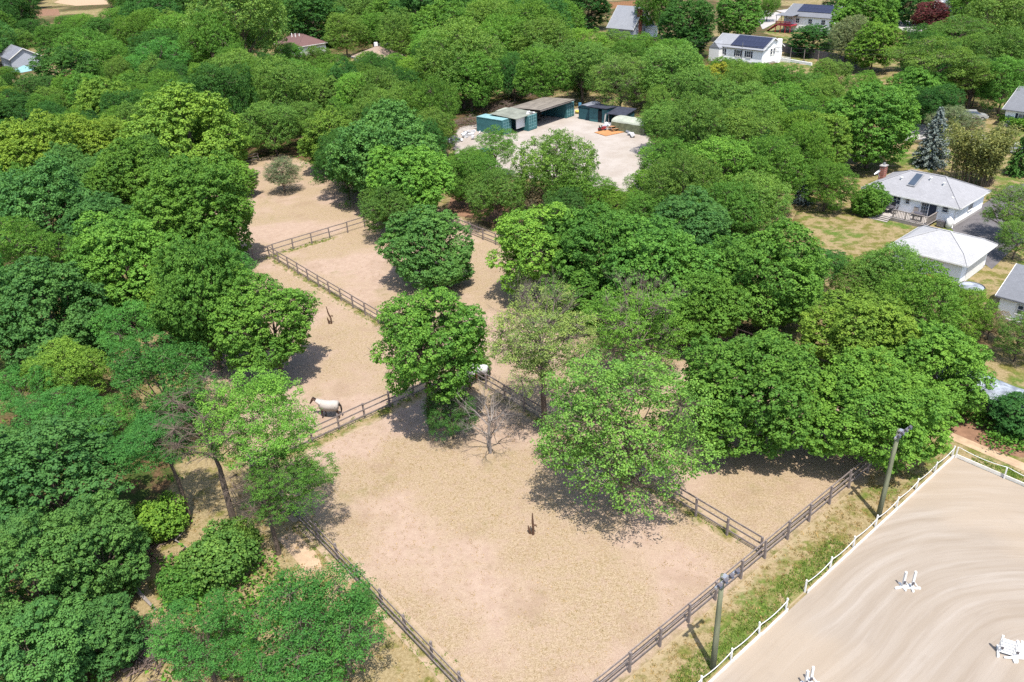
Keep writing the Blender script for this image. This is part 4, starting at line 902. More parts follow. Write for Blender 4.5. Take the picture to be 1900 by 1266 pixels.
# ------------------------------------------------------------------ houses
def window(par, c, w, h, face, shutters=False, panes=(2, 2), mat='white'):
    """c on the wall, face: 'f' front (-y), 'b' back, 'r' right (+x), 'l' left"""
    rz = {'f': 0, 'r': math.pi / 2, 'b': math.pi, 'l': -math.pi / 2}[face]
    mb = MB(); t = .09
    mb.box((0, -.03, h / 2 + t / 2), (w + 2 * t, .1, t)).box((0, -.045, -h / 2 - t / 2), (w + 2 * t + .08, .14, t))
    mb.box((-w / 2 - t / 2, -.03, 0), (t, .1, h)).box((w / 2 + t / 2, -.03, 0), (t, .1, h))
    for i in range(1, panes[0]): mb.box((-w / 2 + w * i / panes[0], -.03, 0), (.05, .06, h))
    for i in range(1, panes[1]): mb.box((0, -.032, -h / 2 + h * i / panes[1]), (w, .06, .05))
    o = mb.build('window', M[mat], par, c, (0, 0, rz))
    gw, gh = w / panes[0], h / panes[1]
    for i in range(panes[0]):
        for j in range(panes[1]):
            MB().box((-w / 2 + gw * (i + .5), -.012, -h / 2 + gh * (j + .5)), (gw - .05, .02, gh - .05)).build('pane', M['glass'], o)
    if shutters:
        for k in (-1, 1):
            MB().box((k * (w / 2 + .32), -.03, 0), (.36, .05, h + .12)).build('shutter', M['shutter'], par, c, (0, 0, rz))
def walls(par, L, D, h, mat, base=.3):
    MB().box((0, 0, h / 2), (L, D, h)).build('wall', M[mat], par)
    MB().box((0, 0, base / 2), (L + .06, D + .06, base)).build('foundation', M['concrete'], par)
def hip_roof(par, L, D, z, h, ridge, mat, over=.5, th=.16, fascia='white'):
    a, b = L / 2 + over, D / 2 + over
    r = ridge / 2
    v = [(-a, -b, z), (a, -b, z), (a, b, z), (-a, b, z), (-r, 0, z + h), (r, 0, z + h)]
    rf = MB().add(v, [(0, 1, 5, 4), (1, 2, 5), (2, 3, 4, 5), (3, 0, 4), (3, 2, 1, 0)]).build('roof', M[mat], par)
    f = MB(); f.box((0, -b, z - th / 2 - .003), (2 * a + .04, .04, th)).box((0, b, z - th / 2 - .003), (2 * a + .04, .04, th)).box((-a, 0, z - th / 2 - .003), (.04, 2 * b - .05, th)).box((a, 0, z - th / 2 - .003), (.04, 2 * b - .05, th))
    f.build('fascia', M[fascia], rf)
    c = MB(); e = .035
    for p, q in ((0, 4), (1, 5), (2, 5), (3, 4), (4, 5)):
        c.bar(Vector(v[p]) + Vector((0, 0, .02)), Vector(v[q]) + Vector((0, 0, .02)), .22, e)
    c.build('ridge_cap', M[mat], rf)
    return rf
def gable_roof(par, L, D, z, h, mat, over=.35, th=.14, wall='siding', fascia='white'):
    a, b = L / 2 + over, D / 2 + over; k = h / (D / 2); zo = z - k * over
    v = [(-a, -b, zo), (a, -b, zo), (a, 0, z + h), (-a, 0, z + h), (a, b, zo), (-a, b, zo)]
    v2 = [(x, y, q + th) for x, y, q in v]
    rf = MB().add(v + v2, [(3, 2, 1, 0), (2, 3, 5, 4), (6, 7, 8, 9), (9, 8, 10, 11), (0, 1, 7, 6), (4, 5, 11, 10), (1, 2, 8, 7), (2, 4, 10, 8), (3, 0, 6, 9), (5, 3, 9, 11)]).build('roof', M[mat], par)
    for s in (-1, 1):
        x = s * (L / 2 - .01); t = s * .02
        MB().add([(x, -D / 2, z), (x, D / 2, z), (x, 0, z + h), (x - t * 4, -D / 2, z), (x - t * 4, D / 2, z), (x - t * 4, 0, z + h)],
                 [(0, 1, 2), (5, 4, 3), (0, 3, 4, 1), (1, 4, 5, 2), (2, 5, 3, 0)]).build('gable', M[wall], par)
        bb = MB()
        for q in (-1, 1): bb.bar((s * (a + .02), q * b, zo + th * .4), (s * (a + .02), 0, z + h + th * .4), .04, .2)
        bb.build('barge_board', M[fascia], rf)
    return rf
def solar(par, nx, nz, x0, y0, z0, slope, w=1.0, h=1.65, gap=.03):
    pm = MB().box((0, 0, 0), (w - gap, h - gap, .04)).mesh('solar_panel', M['solar'])
    dy, dz = math.cos(slope), math.sin(slope)
    for i in range(nx):
        for j in range(nz):
            link('solar_panel', pm, par, (x0 + (i + .5) * w, y0 + (j + .5) * h * dy, z0 + (j + .5) * h * dz), (slope, 0, 0))
HD = R_(-50)
# ranch house
ra = empty('ranch_house', (51.25, 92.75, 0), HD, 'white ranch house with skylight, brick chimney and wooden deck', 'house')
walls(ra, 10.9, 7.6, 2.45, 'siding', .35)
rr = hip_roof(ra, 10.9, 7.6, 2.45, 1.95, 4.2, 'sh_grey', .48)
sk = MB().box((0, 0, 0), (.95, 2.3, .14)).build('skylight', M['steel'], rr, (-.75, -1.55, 3.80), (math.atan2(1.95, 4.28), 0, 0))
for k in (-.56, .56): MB().box((0, k, .08), (.78, 1.04, .03)).build('pane', M['glass'], sk) if False else None
MB().box((-.75, -1.58, 3.90), (.78, 2.08, .03), rx=math.atan2(1.95, 4.28)).build('skylight_pane', M['glass'], rr)
for x, y in ((.75, -1.0), (2.5, -1.4), (-2.3, -1.8), (4.35, -2.9)):
    z = 2.45 + 1.95 * (4.28 - abs(y)) / 4.28 if abs(x) < 3.9 else 2.75
    MB().tube([(x, y, z - .1), (x, y, z + .28)], .09, 8).tube([(x, y, z + .28), (x, y, z + .36)], .16, 8).build('roof_vent', M['white'], rr)
ch = MB().box((-5.62, .3, 2.1), (.62, .8, 4.2)).build('chimney', M['brick'], ra)
cb = MB()
for i in range(16): cb.box((-5.62, .3, .3 + i * .26), (.64, .82, .015))
cb.box((-5.62, .3, 4.26), (.74, .92, .12)).build('chimney_cap', M['concrete'], ra)
MB().tube([(-5.62, .3, 4.3), (-5.62, .3, 4.62)], .14, 8).build('flue', M['steel'], ra)
ds = MB(); ds.tube([(0, 0, 0), (.06, 0, .02), (.16, 0, .05)], [.04, .34, .44], 16, cap=False); ds.build('satellite_dish', M['white'], ra, (-5.75, -.75, 3.5), (0, -.5, 3.6))
MB().bar((-5.6, -.5, 2.9), (-5.75, -.75, 3.5), .05).build('dish_arm', M['steel'], ra)
window(ra, (-1.55, -3.8, 1.72), .85, .95, 'f', panes=(2, 2)); window(ra, (-.25, -3.8, 1.86), .45, .6, 'f', panes=(1, 2)); window(ra, (4.15, -3.8, 1.82), .62, .62, 'f', panes=(1, 2))
window(ra, (5.45, 0, 1.6), 1.0, 1.0, 'r'); window(ra, (-4.2, -3.8, 1.7), .85, .95, 'f')
dr = MB().box((2.3, -3.84, 1.28), (2.0, .10, 1.75)).build('sliding_door', M['white'], ra)
for i in range(3):
    for j in range(4): MB().box((1.60 + i * .27, -3.895, .62 + j * .42), (.24, .02, .38)).build('door_pane', M['glass'], dr)
MB().box((2.78, -3.90, 1.27), (.82, .03, 1.62)).build('dark_door', M['shutter'], dr)
MB().box((5.3, -3.86, 1.2), (.09, .09, 2.4)).bar((5.3, -3.9, .2), (5.55, -4.5, .06), .09).build('downspout', M['white'], ra)
# deck
dk = empty('deck', (51.25, 92.75, 0), HD, 'weathered wooden deck with dark railing behind the ranch house', 'deck')
for i in range(17): MB().box((-3.15 + i * .39 + .2, -5.15, .40), (.375, 2.6, .05)).build('deck_board', M['deck'], dk)
sk_ = MB(); sk_.box((.17, -6.42, .19), (6.6, .05, .36)).box((-3.12, -5.15, .19), (.05, 2.5, .36)); sk_.build('skirt', M['grey_wood'], dk)
for i in range(3): MB().box((-1.9, -6.62 - i * .3, .30 - i * .12), (2.3, .29, .06)).build('step', M['deck'], dk)
for i in range(3): MB().box((-1.9, -6.5 - i * .3, .20 - i * .12), (2.3, .03, .12)).build('riser', M['grey_wood'], dk)
for x in (-.6, .9, 2.2, 3.42): MB().box((x, -6.36, .9), (.1, .1, 1.05)).build('rail_post', M['grey_wood'], dk)
MB().box((1.41, -6.36, 1.4), (4.1, .12, .06)).build('top_rail', M['grey_wood'], dk); MB().box((3.42, -5.1, 1.4), (.12, 2.4, .06)).build('top_rail', M['grey_wood'], dk)
bal = MB().box((0, 0, .9), (.05, .05, .95)).mesh('baluster', M['grey_wood'])
for i in range(22): link('baluster', bal, dk, (-.5 + i * .18, -6.36, 0))
for i in range(12): link('baluster', bal, dk, (3.42, -6.2 + i * .19, 0))
def wpos(fr, x, y): h = fr[2]; return fr[0] + math.cos(h) * x - math.sin(h) * y, fr[1] + math.sin(h) * x + math.cos(h) * y
RF = (51.25, 92.75, HD)
def table(x, y, z, label):
    t = empty('patio_table', (x, y, z), .3, label, 'table')
    mb = MB(); mb.tube([(0, 0, .70), (0, 0, .74)], .6, 14); mb.build('tabletop', M['lamp_metal'], t)
    for a in range(4): MB().bar((math.cos(a * 1.57) * .4, math.sin(a * 1.57) * .4, 0), (math.cos(a * 1.57) * .3, math.sin(a * 1.57) * .3, .7), .04).build('leg', M['lamp_metal'], t)
def chair(x, y, z, rz, mat, label, group='deck chairs'):
    c = empty('garden_chair', (x, y, z), rz, label, 'chair', group)
    MB().box((0, 0, .43), (.5, .5, .05)).build('seat', M[mat], c); MB().box((0, .24, .75), (.5, .05, .6), rx=-.18).build('backrest', M[mat], c)
    for a in (-.21, .21):
        for b in (-.21, .21): MB().box((a, b, .21), (.04, .04, .42)).build('leg', M[mat], c)
x, y = wpos(RF, -1.75, -5.0); table(x, y, .43, 'dark round table on the wooden deck')
for dx, dy, r_, lb in ((-.75, .15, 1.57, 'dark chair on the left of the round deck table'), (.75, -.1, -1.57, 'dark chair on the right of the round deck table'), (0, .8, 0, 'dark chair between the deck table and the house wall')):
    x, y = wpos(RF, -1.75 + dx, -5.0 + dy); chair(x, y, .43, HD + r_, 'lamp_metal', lb)
x, y = wpos(RF, 1.0, -4.35); chair(x, y, .43, HD, 'grey_wood', 'grey chair against the house wall left of the sliding door')
x, y = wpos(RF, 2.0, -5.7); 
gr = empty('barbecue', (x, y, .43), HD, 'dark barbecue on the deck beside the railing', 'barbecue')
MB().box((0, 0, .7), (1.1, .5, .25)).build('firebox', M['lamp_metal'], gr); MB().tube([(-.5, 0, .85), (.5, 0, .85)], .24, 10).build('lid', M['lamp_metal'], gr)
for a in (-.45, .45): MB().box((a, 0, .3), (.06, .4, .6)).build('leg', M['lamp_metal'], gr)
x, y = wpos(RF, 5.15, -4.55); tk = empty('gas_tank', (x, y, 0), 0, 'white upright tank at the right corner of the ranch house wall', 'tank')
mb = MB(); mb.tube([(0, 0, .1), (0, 0, .2), (0, 0, 1.0), (0, 0, 1.15), (0, 0, 1.2)], [.25, .38, .38, .28, .1], 14); mb.build('vessel', M['white'], tk, smooth=True); MB().tube([(0, 0, 1.15), (0, 0, 1.34)], .12, 8).build('cap', M['white'], tk); MB().tube([(0, 0, 0), (0, 0, .14)], .3, 12).build('base', M['concrete'], tk)
x, y = wpos(RF, 4.35, -4.75); bx = empty('air_unit', (x, y, 0), HD, 'grey air unit on the ground beside the white tank', 'air unit'); MB().box((0, 0, .4), (.8, .5, .7)).build('casing', M['lamp_metal'], bx)
for i in range(4): MB().box((0, -.26, .2 + i * .14), (.7, .02, .04)).build('louvre', M['steel'], bx)
# garage
GF = (44.55, 75.25, R_(-49))
ga = empty('garage', (GF[0], GF[1], 0), GF[2], 'white garage with a bright white hipped roof in front of the ranch house', 'garage')
walls(ga, 6.7, 6.6, 2.5, 'siding', .25)
a, b = 3.95, 3.75; z0, z1, z2 = 2.5, 3.15, 4.1; r1x, r1y = 3.05, 2.55
v = [(-a, -b, z0), (a, -b, z0), (a, b, z0), (-a, b, z0), (-r1x, -r1y, z1), (r1x, -r1y, z1), (r1x, r1y, z1), (-r1x, r1y, z1), (-.55, 0, z2), (.55, 0, z2)]
rf = MB().add(v, [(0, 1, 5, 4), (1, 2, 6, 5), (2, 3, 7, 6), (3, 0, 4, 7), (4, 5, 9, 8), (5, 6, 9), (6, 7, 8, 9), (7, 4, 8), (3, 2, 1, 0)]).build('roof', M['sh_white'], ga)
c = MB()
for p, q in ((0, 4), (1, 5), (2, 6), (3, 7), (4, 8), (5, 9), (6, 9), (7, 8), (8, 9)): c.bar(Vector(v[p]) + Vector((0, 0, .02)), Vector(v[q]) + Vector((0, 0, .02)), .2, .035)
c.build('ridge_cap', M['sh_white'], rf)
MB().box((0, -b, z0 - .08), (2 * a, .05, .15)).box((a, 0, z0 - .08), (.05, 2 * b - .06, .15)).box((-a, 0, z0 - .08), (.05, 2 * b - .06, .15)).box((0, b, z0 - .08), (2 * a, .05, .15)).build('fascia', M['white'], rf)
MB().box((3.39, .4, 1.1), (.06, 4.6, 2.1)).build('garage_door', M['white'], ga)
x, y = wpos(GF, 1.15, -4.0)
wb = empty('wheelbarrow', (x, y, 0), R_(-30), 'rusty orange wheelbarrow lying by the back wall of the white garage', 'wheelbarrow')
MB().add([(-.7, -.4, .7), (.7, -.4, .7), (.7, .4, .7), (-.7, .4, .7), (-.4, -.25, .3), (.4, -.25, .3), (.4, .25, .3), (-.4, .25, .3)], [(0, 1, 5, 4), (1, 2, 6, 5), (2, 3, 7, 6), (3, 0, 4, 7), (4, 5, 6, 7)]).build('tray', M['rust'], wb)
for s_ in (-.25, .25): MB().bar((.7, s_ * .5, .2), (-1.2, s_, .55), .05).build('handle', M['grey_wood'], wb); MB().bar((-.3, s_, .4), (-.45, s_, 0), .05).build('leg', M['rust'], wb)
MB().tube([(.85, -.06, .2), (.85, .06, .2)], .2, 12).build('wheel', M['rubber'], wb)
x, y = wpos(GF, 4.6, -3.4)
rp = empty('garden_pool', (x, y, 0), 0, 'pale grey round garden basin beside the corner of the white garage', 'basin')
mb = MB(); mb.tube([(0, 0, 0), (0, 0, .45)], [1.15, 1.2], 20, cap=False); mb.build('rim', M['steel'], rp); MB().tube([(0, 0, .05), (0, 0, .4)], [1.1, 1.1], 20).build('cover', M['silver_tarp'], rp)
# cars
def car(x, y, rz, mat, label, z=0.02):
    c = empty('parked_car', (x, y, z), rz, label, 'car', 'parked cars')
    prof = [(-2.2, .45), (-2.2, .85), (-1.7, .95), (-1.3, 1.02), (1.0, 1.0), (2.0, .85), (2.25, .65), (2.25, .4)]
    n = len(prof); v = [(px, -.88, pz) for px, pz in prof] + [(px, .88, pz) for px, pz in prof]
    MB().add(v, [tuple(range(n)), tuple(range(2 * n - 1, n - 1, -1))] + [(i, n + i, n + (i + 1) % n, (i + 1) % n) for i in range(n)]).build('body', M[mat], c)
    v = [(-1.85, -.8, .98), (1.15, -.8, 1.0), (.45, -.62, 1.45), (-1.2, -.62, 1.47), (-1.85, .8, .98), (1.15, .8, 1.0), (.45, .62, 1.45), (-1.2, .62, 1.47)]
    MB().add(v, [(0, 1, 2, 3), (7, 6, 5, 4), (1, 5, 6, 2), (4, 0, 3, 7)]).build('cabin_glass', M['glass'], c)
    MB().box((-.38, 0, 1.475), (1.7, 1.28, .05)).build('cabin_roof', M[mat], c)
    for wx in (-1.4, 1.4):
        for wy in (-.82, .82):
            wh = MB().tube([(wx, wy - .1, .33), (wx, wy + .1, .33)], .33, 14).build('wheel', M['rubber'], c)
            MB().tube([(wx, wy - .112, .33), (wx, wy + .112, .33)], .19, 10).build('rim', M['steel'], wh)
    for wy in (-.62, .62): MB().box((2.26, wy, .66), (.03, .3, .14)).build('headlight', M['white'], c); MB().box((-2.21, wy, .74), (.03, .3, .12)).build('tail_light', M['red'], c)
p = at(1803, 222); car(p[0], p[1], R_(-20), 'car_silver', 'silver car half hidden behind the bamboo clump', .03)
p = at(1763, 40); car(p[0], p[1], R_(-10), 'car_dark', 'dark car parked beside the red ornamental tree', .03)
p = at(1676, 28); car(p[0], p[1], R_(30), 'car_dark', 'dark car under the big tree at the top right', .03)
p = at(1420, 30); car(p[0], p[1], R_(40), 'car_white', 'white car on the far drive left of the red deck', .03)
p = at(1880, 285); car(p[0], p[1], R_(-30), 'car_white', 'white car on the road right of the bamboo clump', .03)
# grey-roofed shed at the right edge
gs = empty('grey_shed', (49.3, 63.2, 0), R_(-49), 'white shed with a grey plank-like roof at the right photo edge', 'shed')
walls(gs, 7.6, 7.0, 2.3, 'siding', .2); gable_roof(gs, 7.6, 7.0, 2.3, 1.7, 'sh_dark', .35)
window(gs, (-1.8, -3.5, 1.4), .9, .8, 'f'); MB().box((.4, -3.55, 1.0), (1.6, .08, 1.9)).build('door', M['white'], gs)
# tarp-roofed shed beside the arena trees
ts = empty('tarp_shed', (*st(2.2, 25.0), 0), GA, 'long low shed under a patched silver tarp near the arena corner', 'shed')
mb = MB(); n = 9
for k in range(n):
    x = -4.5 + 9 * k / (n - 1); q = .06 * math.sin(k * 2.3)
    for yy, zz in ((-1.45, 1.75), (-.7, 2.15), (0, 2.38), (.7, 2.2), (1.4, 1.85)): mb.v.append((x, yy + q, zz + q * (1 if k % 2 else -.6)))
for k in range(n - 1):
    for j in range(4): mb.f.append((k * 5 + j, (k + 1) * 5 + j, (k + 1) * 5 + j + 1, k * 5 + j + 1))
tr = mb.build('tarp_roof', M['silver_tarp'], ts); sd = tr.modifiers.new('t', 'SOLIDIFY'); sd.thickness = .03
MB().box((0, -1.2, .85), (8.8, .08, 1.7)).build('front_board', M['stockade'], ts); MB().box((0, 1.25, .9), (8.8, .06, 1.8)).build('back_board', M['stockade'], ts)
for x in (-4.3, -1.5, 1.5, 4.3): MB().box((x, -1.3, .9), (.1, .1, 1.8)).build('post', M['grey_wood'], ts)
t2 = empty('tarp_heap', (*st(8.4, 25.6), 0), GA, 'smaller silver tarp over a heap right of the long tarp shed', 'tarp')
mb = MB(); mb.add([(-1.3, -1, .9), (1.3, -1, .8), (1.3, 1, .9), (-1.3, 1, 1.0), (-.9, 0, 1.6), (.9, .1, 1.5), (-1.4, -1.2, 0), (1.4, -1.2, 0), (1.4, 1.2, 0), (-1.4, 1.2, 0)],
              [(0, 1, 5, 4), (1, 2, 5), (2, 3, 4, 5), (3, 0, 4), (6, 7, 1, 0), (7, 8, 2, 1), (8, 9, 3, 2), (9, 6, 0, 3)]).build('cover', M['silver_tarp'], t2)
# solar-roofed white house
so = empty('solar_house', (59.7, 198.6, 0), R_(-52), 'white house with a large black solar array and dark shutters', 'house')
walls(so, 14, 7.6, 3.4, 'siding', .4); rf = gable_roof(so, 14, 7.6, 3.4, 2.1, 'sh_mid', .4)
sl = math.atan2(2.1, 3.8)
solar(rf, 9, 2, -2.2, -3.75, 3.4 + .32, sl, 1.02, 1.95); solar(rf, 8, 1, -1.2, -.45, 3.4 + 2.14, sl, 1.02, .3) if False else None
for x in (-4.3, .2, 3.2): window(so, (x, -3.8, 2.1), 1.1, 1.3, 'f', True)
for y in (-.55, .55): window(so, (7.0, y, 2.6), .7, 1.3, 'r', panes=(1, 2))
en = MB(); en.add([(-1.6, -1.6, 3.0), (1.6, -1.6, 3.0), (0, -1.6, 4.4), (-1.6, 2.6, 3.0), (1.6, 2.6, 3.0), (0, 2.6, 4.4)], [(0, 1, 2), (1, 4, 5, 2), (3, 0, 2, 5)]).build('entry_gable', M['sh_mid'], so, (-5.6, -3.8, 0))
MB().box((-5.6, -4.6, 1.5), (2.9, 1.5, 3.0)).add([(-6.95, -5.36, 3), (-4.25, -5.36, 3), (-5.6, -5.36, 4.2)], [(0, 1, 2)]).build('porch', M['white'], so)
MB().box((7.5, 1.6, 2.6), (.9, .9, 5.2)).build('chimney', M['siding'], so); MB().tube([(1.4, -3.9, 0), (1.4, -3.9, 4.6)], .07, 6).build('mast', M['steel'], so)
wpf = empty('white_picket_fence', (*wpos((59.7, 198.6, R_(-52)), 7.6, 2.4), 0), R_(-52), 'low white fence panel right of the solar-roofed house', 'fence')
MB().box((1.4, 0, 1.2), (2.8, .06, .08)).build('rail', M['white'], wpf); MB().box((1.4, 0, .35), (2.8, .06, .08)).build('rail', M['white'], wpf)
for i in range(10): MB().box((.1 + i * .29, -.05, .62), (.12, .03, 1.2)).build('picket', M['white'], wpf)
# stockade fence with boards, clothes posts, low white wall
p0, p1 = at(1446, 95), at(1592, 128)
L = np.linalg.norm(p1 - p0); an = math.atan2(p1[1] - p0[1], p1[0] - p0[0])
sf = empty('stockade_fence', (p0[0], p0[1], 0), an, 'tall grey board fence behind the solar-roofed house yard', 'fence')
bm = MB().box((0, 0, 1.05), (.47, .05, 2.1)).mesh('board', M['stockade']); n = int(L / .5)
for i in range(n): link('board', bm, sf, (i * .5 + .25, random.gauss(0, .01), random.gauss(0, .03)))
for z in (.5, 1.6): MB().box((L / 2, .06, z), (L, .06, .1)).build('rail', M['stockade'], sf)
for k, (px_, py_) in enumerate(((1466, 110), (1491, 114), (1517, 117))):
    p = at(px_, py_); c = empty('clothes_post', (p[0], p[1], 0), 0, ('left', 'middle', 'right')[k] + ' one of three dark posts on the lawn by the stockade fence', 'post', 'dark posts on the lawn by the stockade fence')
    MB().tube([(0, 0, 0), (0, 0, 2.6)], .09, 6).build('post', M['fence_wood'], c); MB().tube([(0, 0, 0), (0, 0, .15)], .3, 8).build('footing', M['rubber'], c)
p0, p1 = at(1448, 112), at(1506, 122); lw = empty('low_wall', (p0[0], p0[1], 0), math.atan2(p1[1] - p0[1], p1[0] - p0[0]), 'low white wall along the lawn right of the solar-roofed house', 'wall')
for i in range(8): MB().box((np.linalg.norm(p1 - p0) / 8 * (i + .5), 0, .3), (np.linalg.norm(p1 - p0) / 8 - .03, .35, .6)).build('block', M['white'], lw)
# red-decked house
rd = empty('red_deck_house', (90.2, 237.5, 0), R_(-53), 'white house with dark solar panels and a raised red deck', 'house')
walls(rd, 15, 9, 4.4, 'siding', .5); rf = gable_roof(rd, 15, 9, 4.4, 2.4, 'sh_dark', .4); sl = math.atan2(2.4, 4.5)
solar(rf, 10, 2, -4.4, -3.2, 4.4 + .98, sl, 1.05, 1.7)
for x in (-3, 1, 5): window(rd, (x, -4.5, 3.1), 1.1, 1.2, 'f', False)
window(rd, (7.5, 0, 3.2), 1.0, 1.2, 'r')
rdk = MB(); rdk.box((-5.6, -6.0, 2.0), (5.2, 3.0, .2)).build('deck', M['red_deck'], rd)
for x in (-8, -6.4, -4.8, -3.2): MB().box((x, -7.4, 1.0), (.16, .16, 2.0)).build('deck_post', M['red_deck'], rd); MB().box((x, -7.4, 3.4), (.1, .1, 2.6)).build('canopy_post', M['lamp_metal'], rd)
for z in (2.5, 3.0): MB().box((-5.6, -7.4, z), (5.2, .1, .12)).build('deck_rail', M['red_deck'], rd)
bl = MB().box((0, 0, 2.55), (.08, .05, .9)).mesh('baluster', M['red_deck'])
for i in range(20): link('baluster', bl, rd, (-8.1 + i * .26, -7.4, 0))
MB().add([(-8.4, -7.4, 2.0), (-8.4, -5.8, 2.0), (-11.2, -5.8, 0), (-11.2, -7.4, 0), (-8.4, -7.4, 1.6), (-8.4, -5.8, 1.6)], [(0, 1, 2, 3), (0, 3, 4), (1, 5, 2), (4, 3, 2, 5)]).build('stair', M['red_deck'], rd)
MB().box((-5.6, -6.0, 4.72), (5.6, 3.3, .08), rx=.1).build('canopy', M['sh_dark'], rd)
# grey house with brick chimney
gh = empty('grey_gabled_house', (39.2, 245.5, 0), R_(-50), 'grey house with a steep pale roof and a brick chimney', 'house')
walls(gh, 9.5, 9, 3.0, 'siding_grey', .4); gable_roof(gh, 9.5, 9, 3.0, 5.2, 'sh_mid', .35, wall='siding_grey')
MB().box((4.6, -1.6, 3.9), (1.1, 1.1, 8.2)).build('chimney', M['brick'], gh); window(gh, (4.75, .8, 4.6), .8, 1.2, 'r', panes=(1, 2)); window(gh, (4.75, .8, 1.8), .9, 1.2, 'r')
MB().box((5.6, 2.6, 1.4), (1.8, 3.4, 2.8)).build('porch', M['siding'], gh)
# brown and tan roofs among the trees
bh = empty('brown_roof_house', (-57.3, 248.5, 0), R_(-48), 'house with a dark brown hipped roof between the trees', 'house')
walls(bh, 12.5, 9, 2.7, 'siding', .4); rf = hip_roof(bh, 12.5, 9, 2.7, 2.6, 5.0, 'sh_brown', .5); window(bh, (3.0, -4.5, 1.6), 1.2, 1.2, 'f')
for x, y in ((-1.5, -1.6), (0.2, -1.4), (1.6, -.9)): MB().tube([(x, y, 3.7), (x, y, 5.5)], .16, 8).build('roof_vent', M['white'], rf)
th_ = empty('tan_roof_house', (-30.6, 218.5, 0), R_(-50), 'house with a pale tan hipped roof between the trees', 'house')
walls(th_, 9.5, 9.5, 2.6, 'siding', .4); hip_roof(th_, 9.5, 9.5, 2.6, 2.2, 1.5, 'sh_tan', .5); MB().box((-3.4, 1.5, 4.0), (.7, .7, 2.6)).build('chimney', M['siding'], th_); window(th_, (1.5, -4.75, 1.5), 1.2, 1.2, 'f')
p = at(712, 90); pl = empty('trampoline', (p[0], p[1], 0), 0, 'dark round garden pool with a pale rim behind the tan-roofed house', 'pool'); pl.name = 'round_pool'
mb = MB(); mb.tube([(0, 0, 0), (0, 0, 1.1)], 3.0, 20, cap=False); mb.build('pool_wall', M['steel'], pl); MB().tube([(0, 0, .9), (0, 0, 1.0)], 2.9, 20).build('pool_cover', M['lamp_metal'], pl)
# white house by the hedge
wh = empty('hedge_house', (88.3, 126.0, 0), R_(-52), 'white house with a grey roof behind a clipped hedge at the right edge', 'house')
walls(wh, 12, 8.5, 2.9, 'siding', .4); gable_roof(wh, 12, 8.5, 2.9, 2.6, 'sh_dark', .45)
for x in (-3.4, 1.0): window(wh, (x, -4.25, 1.75), 1.1, 1.0, 'f', True)
# far houses at the very top right
p = at(1766, 24); fh = empty('far_white_house', (p[0] + 3, p[1] + 4, 0), R_(-38), 'white two-storey house with a porch at the top right', 'house')
walls(fh, 11, 8, 6, 'siding', .5); gable_roof(fh, 11, 8, 6, 3, 'sh_mid', .5)
for x in (-3.5, 0, 3.5): window(fh, (x, -4, 4.4), 1.1, 1.5, 'f', False); window(fh, (x, -4, 1.8), 1.1, 1.5, 'f', False)
MB().box((0, -5.2, 2.9), (9, 2.4, .2)).build('porch_roof', M['white'], fh)
for x in (-4.3, -1.5, 1.5, 4.3): MB().box((x, -6.2, 1.45), (.2, .2, 2.9)).build('porch_post', M['white'], fh)
p = at(1885, 12); fg = empty('far_grey_house', (p[0] + 3, p[1] + 4, 0), R_(-30), 'grey house with a white-framed window in the top right corner', 'house')
walls(fg, 11, 8, 6, 'siding_grey', .5); gable_roof(fg, 11, 8, 6, 3, 'sh_dark', .5, wall='siding_grey'); window(fg, (-2.0, -4, 3.6), 1.4, 2.0, 'f'); window(fg, (2.6, -4, 3.6), 1.4, 2.0, 'f')
# left edge: grey roof and blue canopy tent
p = at(30, 128); lh = empty('slate_roof_house', (p[0], p[1] + 4, 0), R_(-50), 'house with a blue-grey roof at the left photo edge', 'house')
walls(lh, 13, 8, 3.2, 'siding_grey', .4); gable_roof(lh, 13, 8, 3.2, 2.4, 'grey_roof', .4, wall='siding_grey')
p = at(52, 148); ct = empty('canopy_tent', (p[0], p[1], 0), R_(-30), 'pale blue canopy tent beside the dark layered tree', 'tent')
MB().add([(-2.6, -2.6, 2.4), (2.6, -2.6, 2.4), (2.6, 2.6, 2.4), (-2.6, 2.6, 2.4), (0, 0, 3.7)], [(0, 1, 4), (1, 2, 4), (2, 3, 4), (3, 0, 4), (3, 2, 1, 0)]).build('canopy', M['teal_light'], ct)
for a in (-2.5, 2.5):
    for b in (-2.5, 2.5): MB().box((a, b, 1.2), (.08, .08, 2.4)).build('leg', M['steel'], ct)
p = at(166, 158); kj = empty('orange_tub', (p[0], p[1], 0), 0, 'small orange tub between trees at the upper left', 'tub'); MB().tube([(0, 0, 0), (0, 0, .8)], [.8, 1.0], 12).build('tub', M['ply'], kj)
# orange board fence at the top
p0, p1 = at(1112, 17), at(1182, 12); L = np.linalg.norm(p1 - p0)
of = empty('orange_fence', (p0[0], p0[1], 0), math.atan2(p1[1] - p0[1], p1[0] - p0[0]), 'orange-brown board fence at the top behind the grey house', 'fence')
bm = MB().box((0, 0, 1.0), (.96, .06, 2.0)).mesh('board', M['orange_wood'])
for i in range(int(L)): link('board', bm, of, (i + .5, 0, random.gauss(0, .03)))
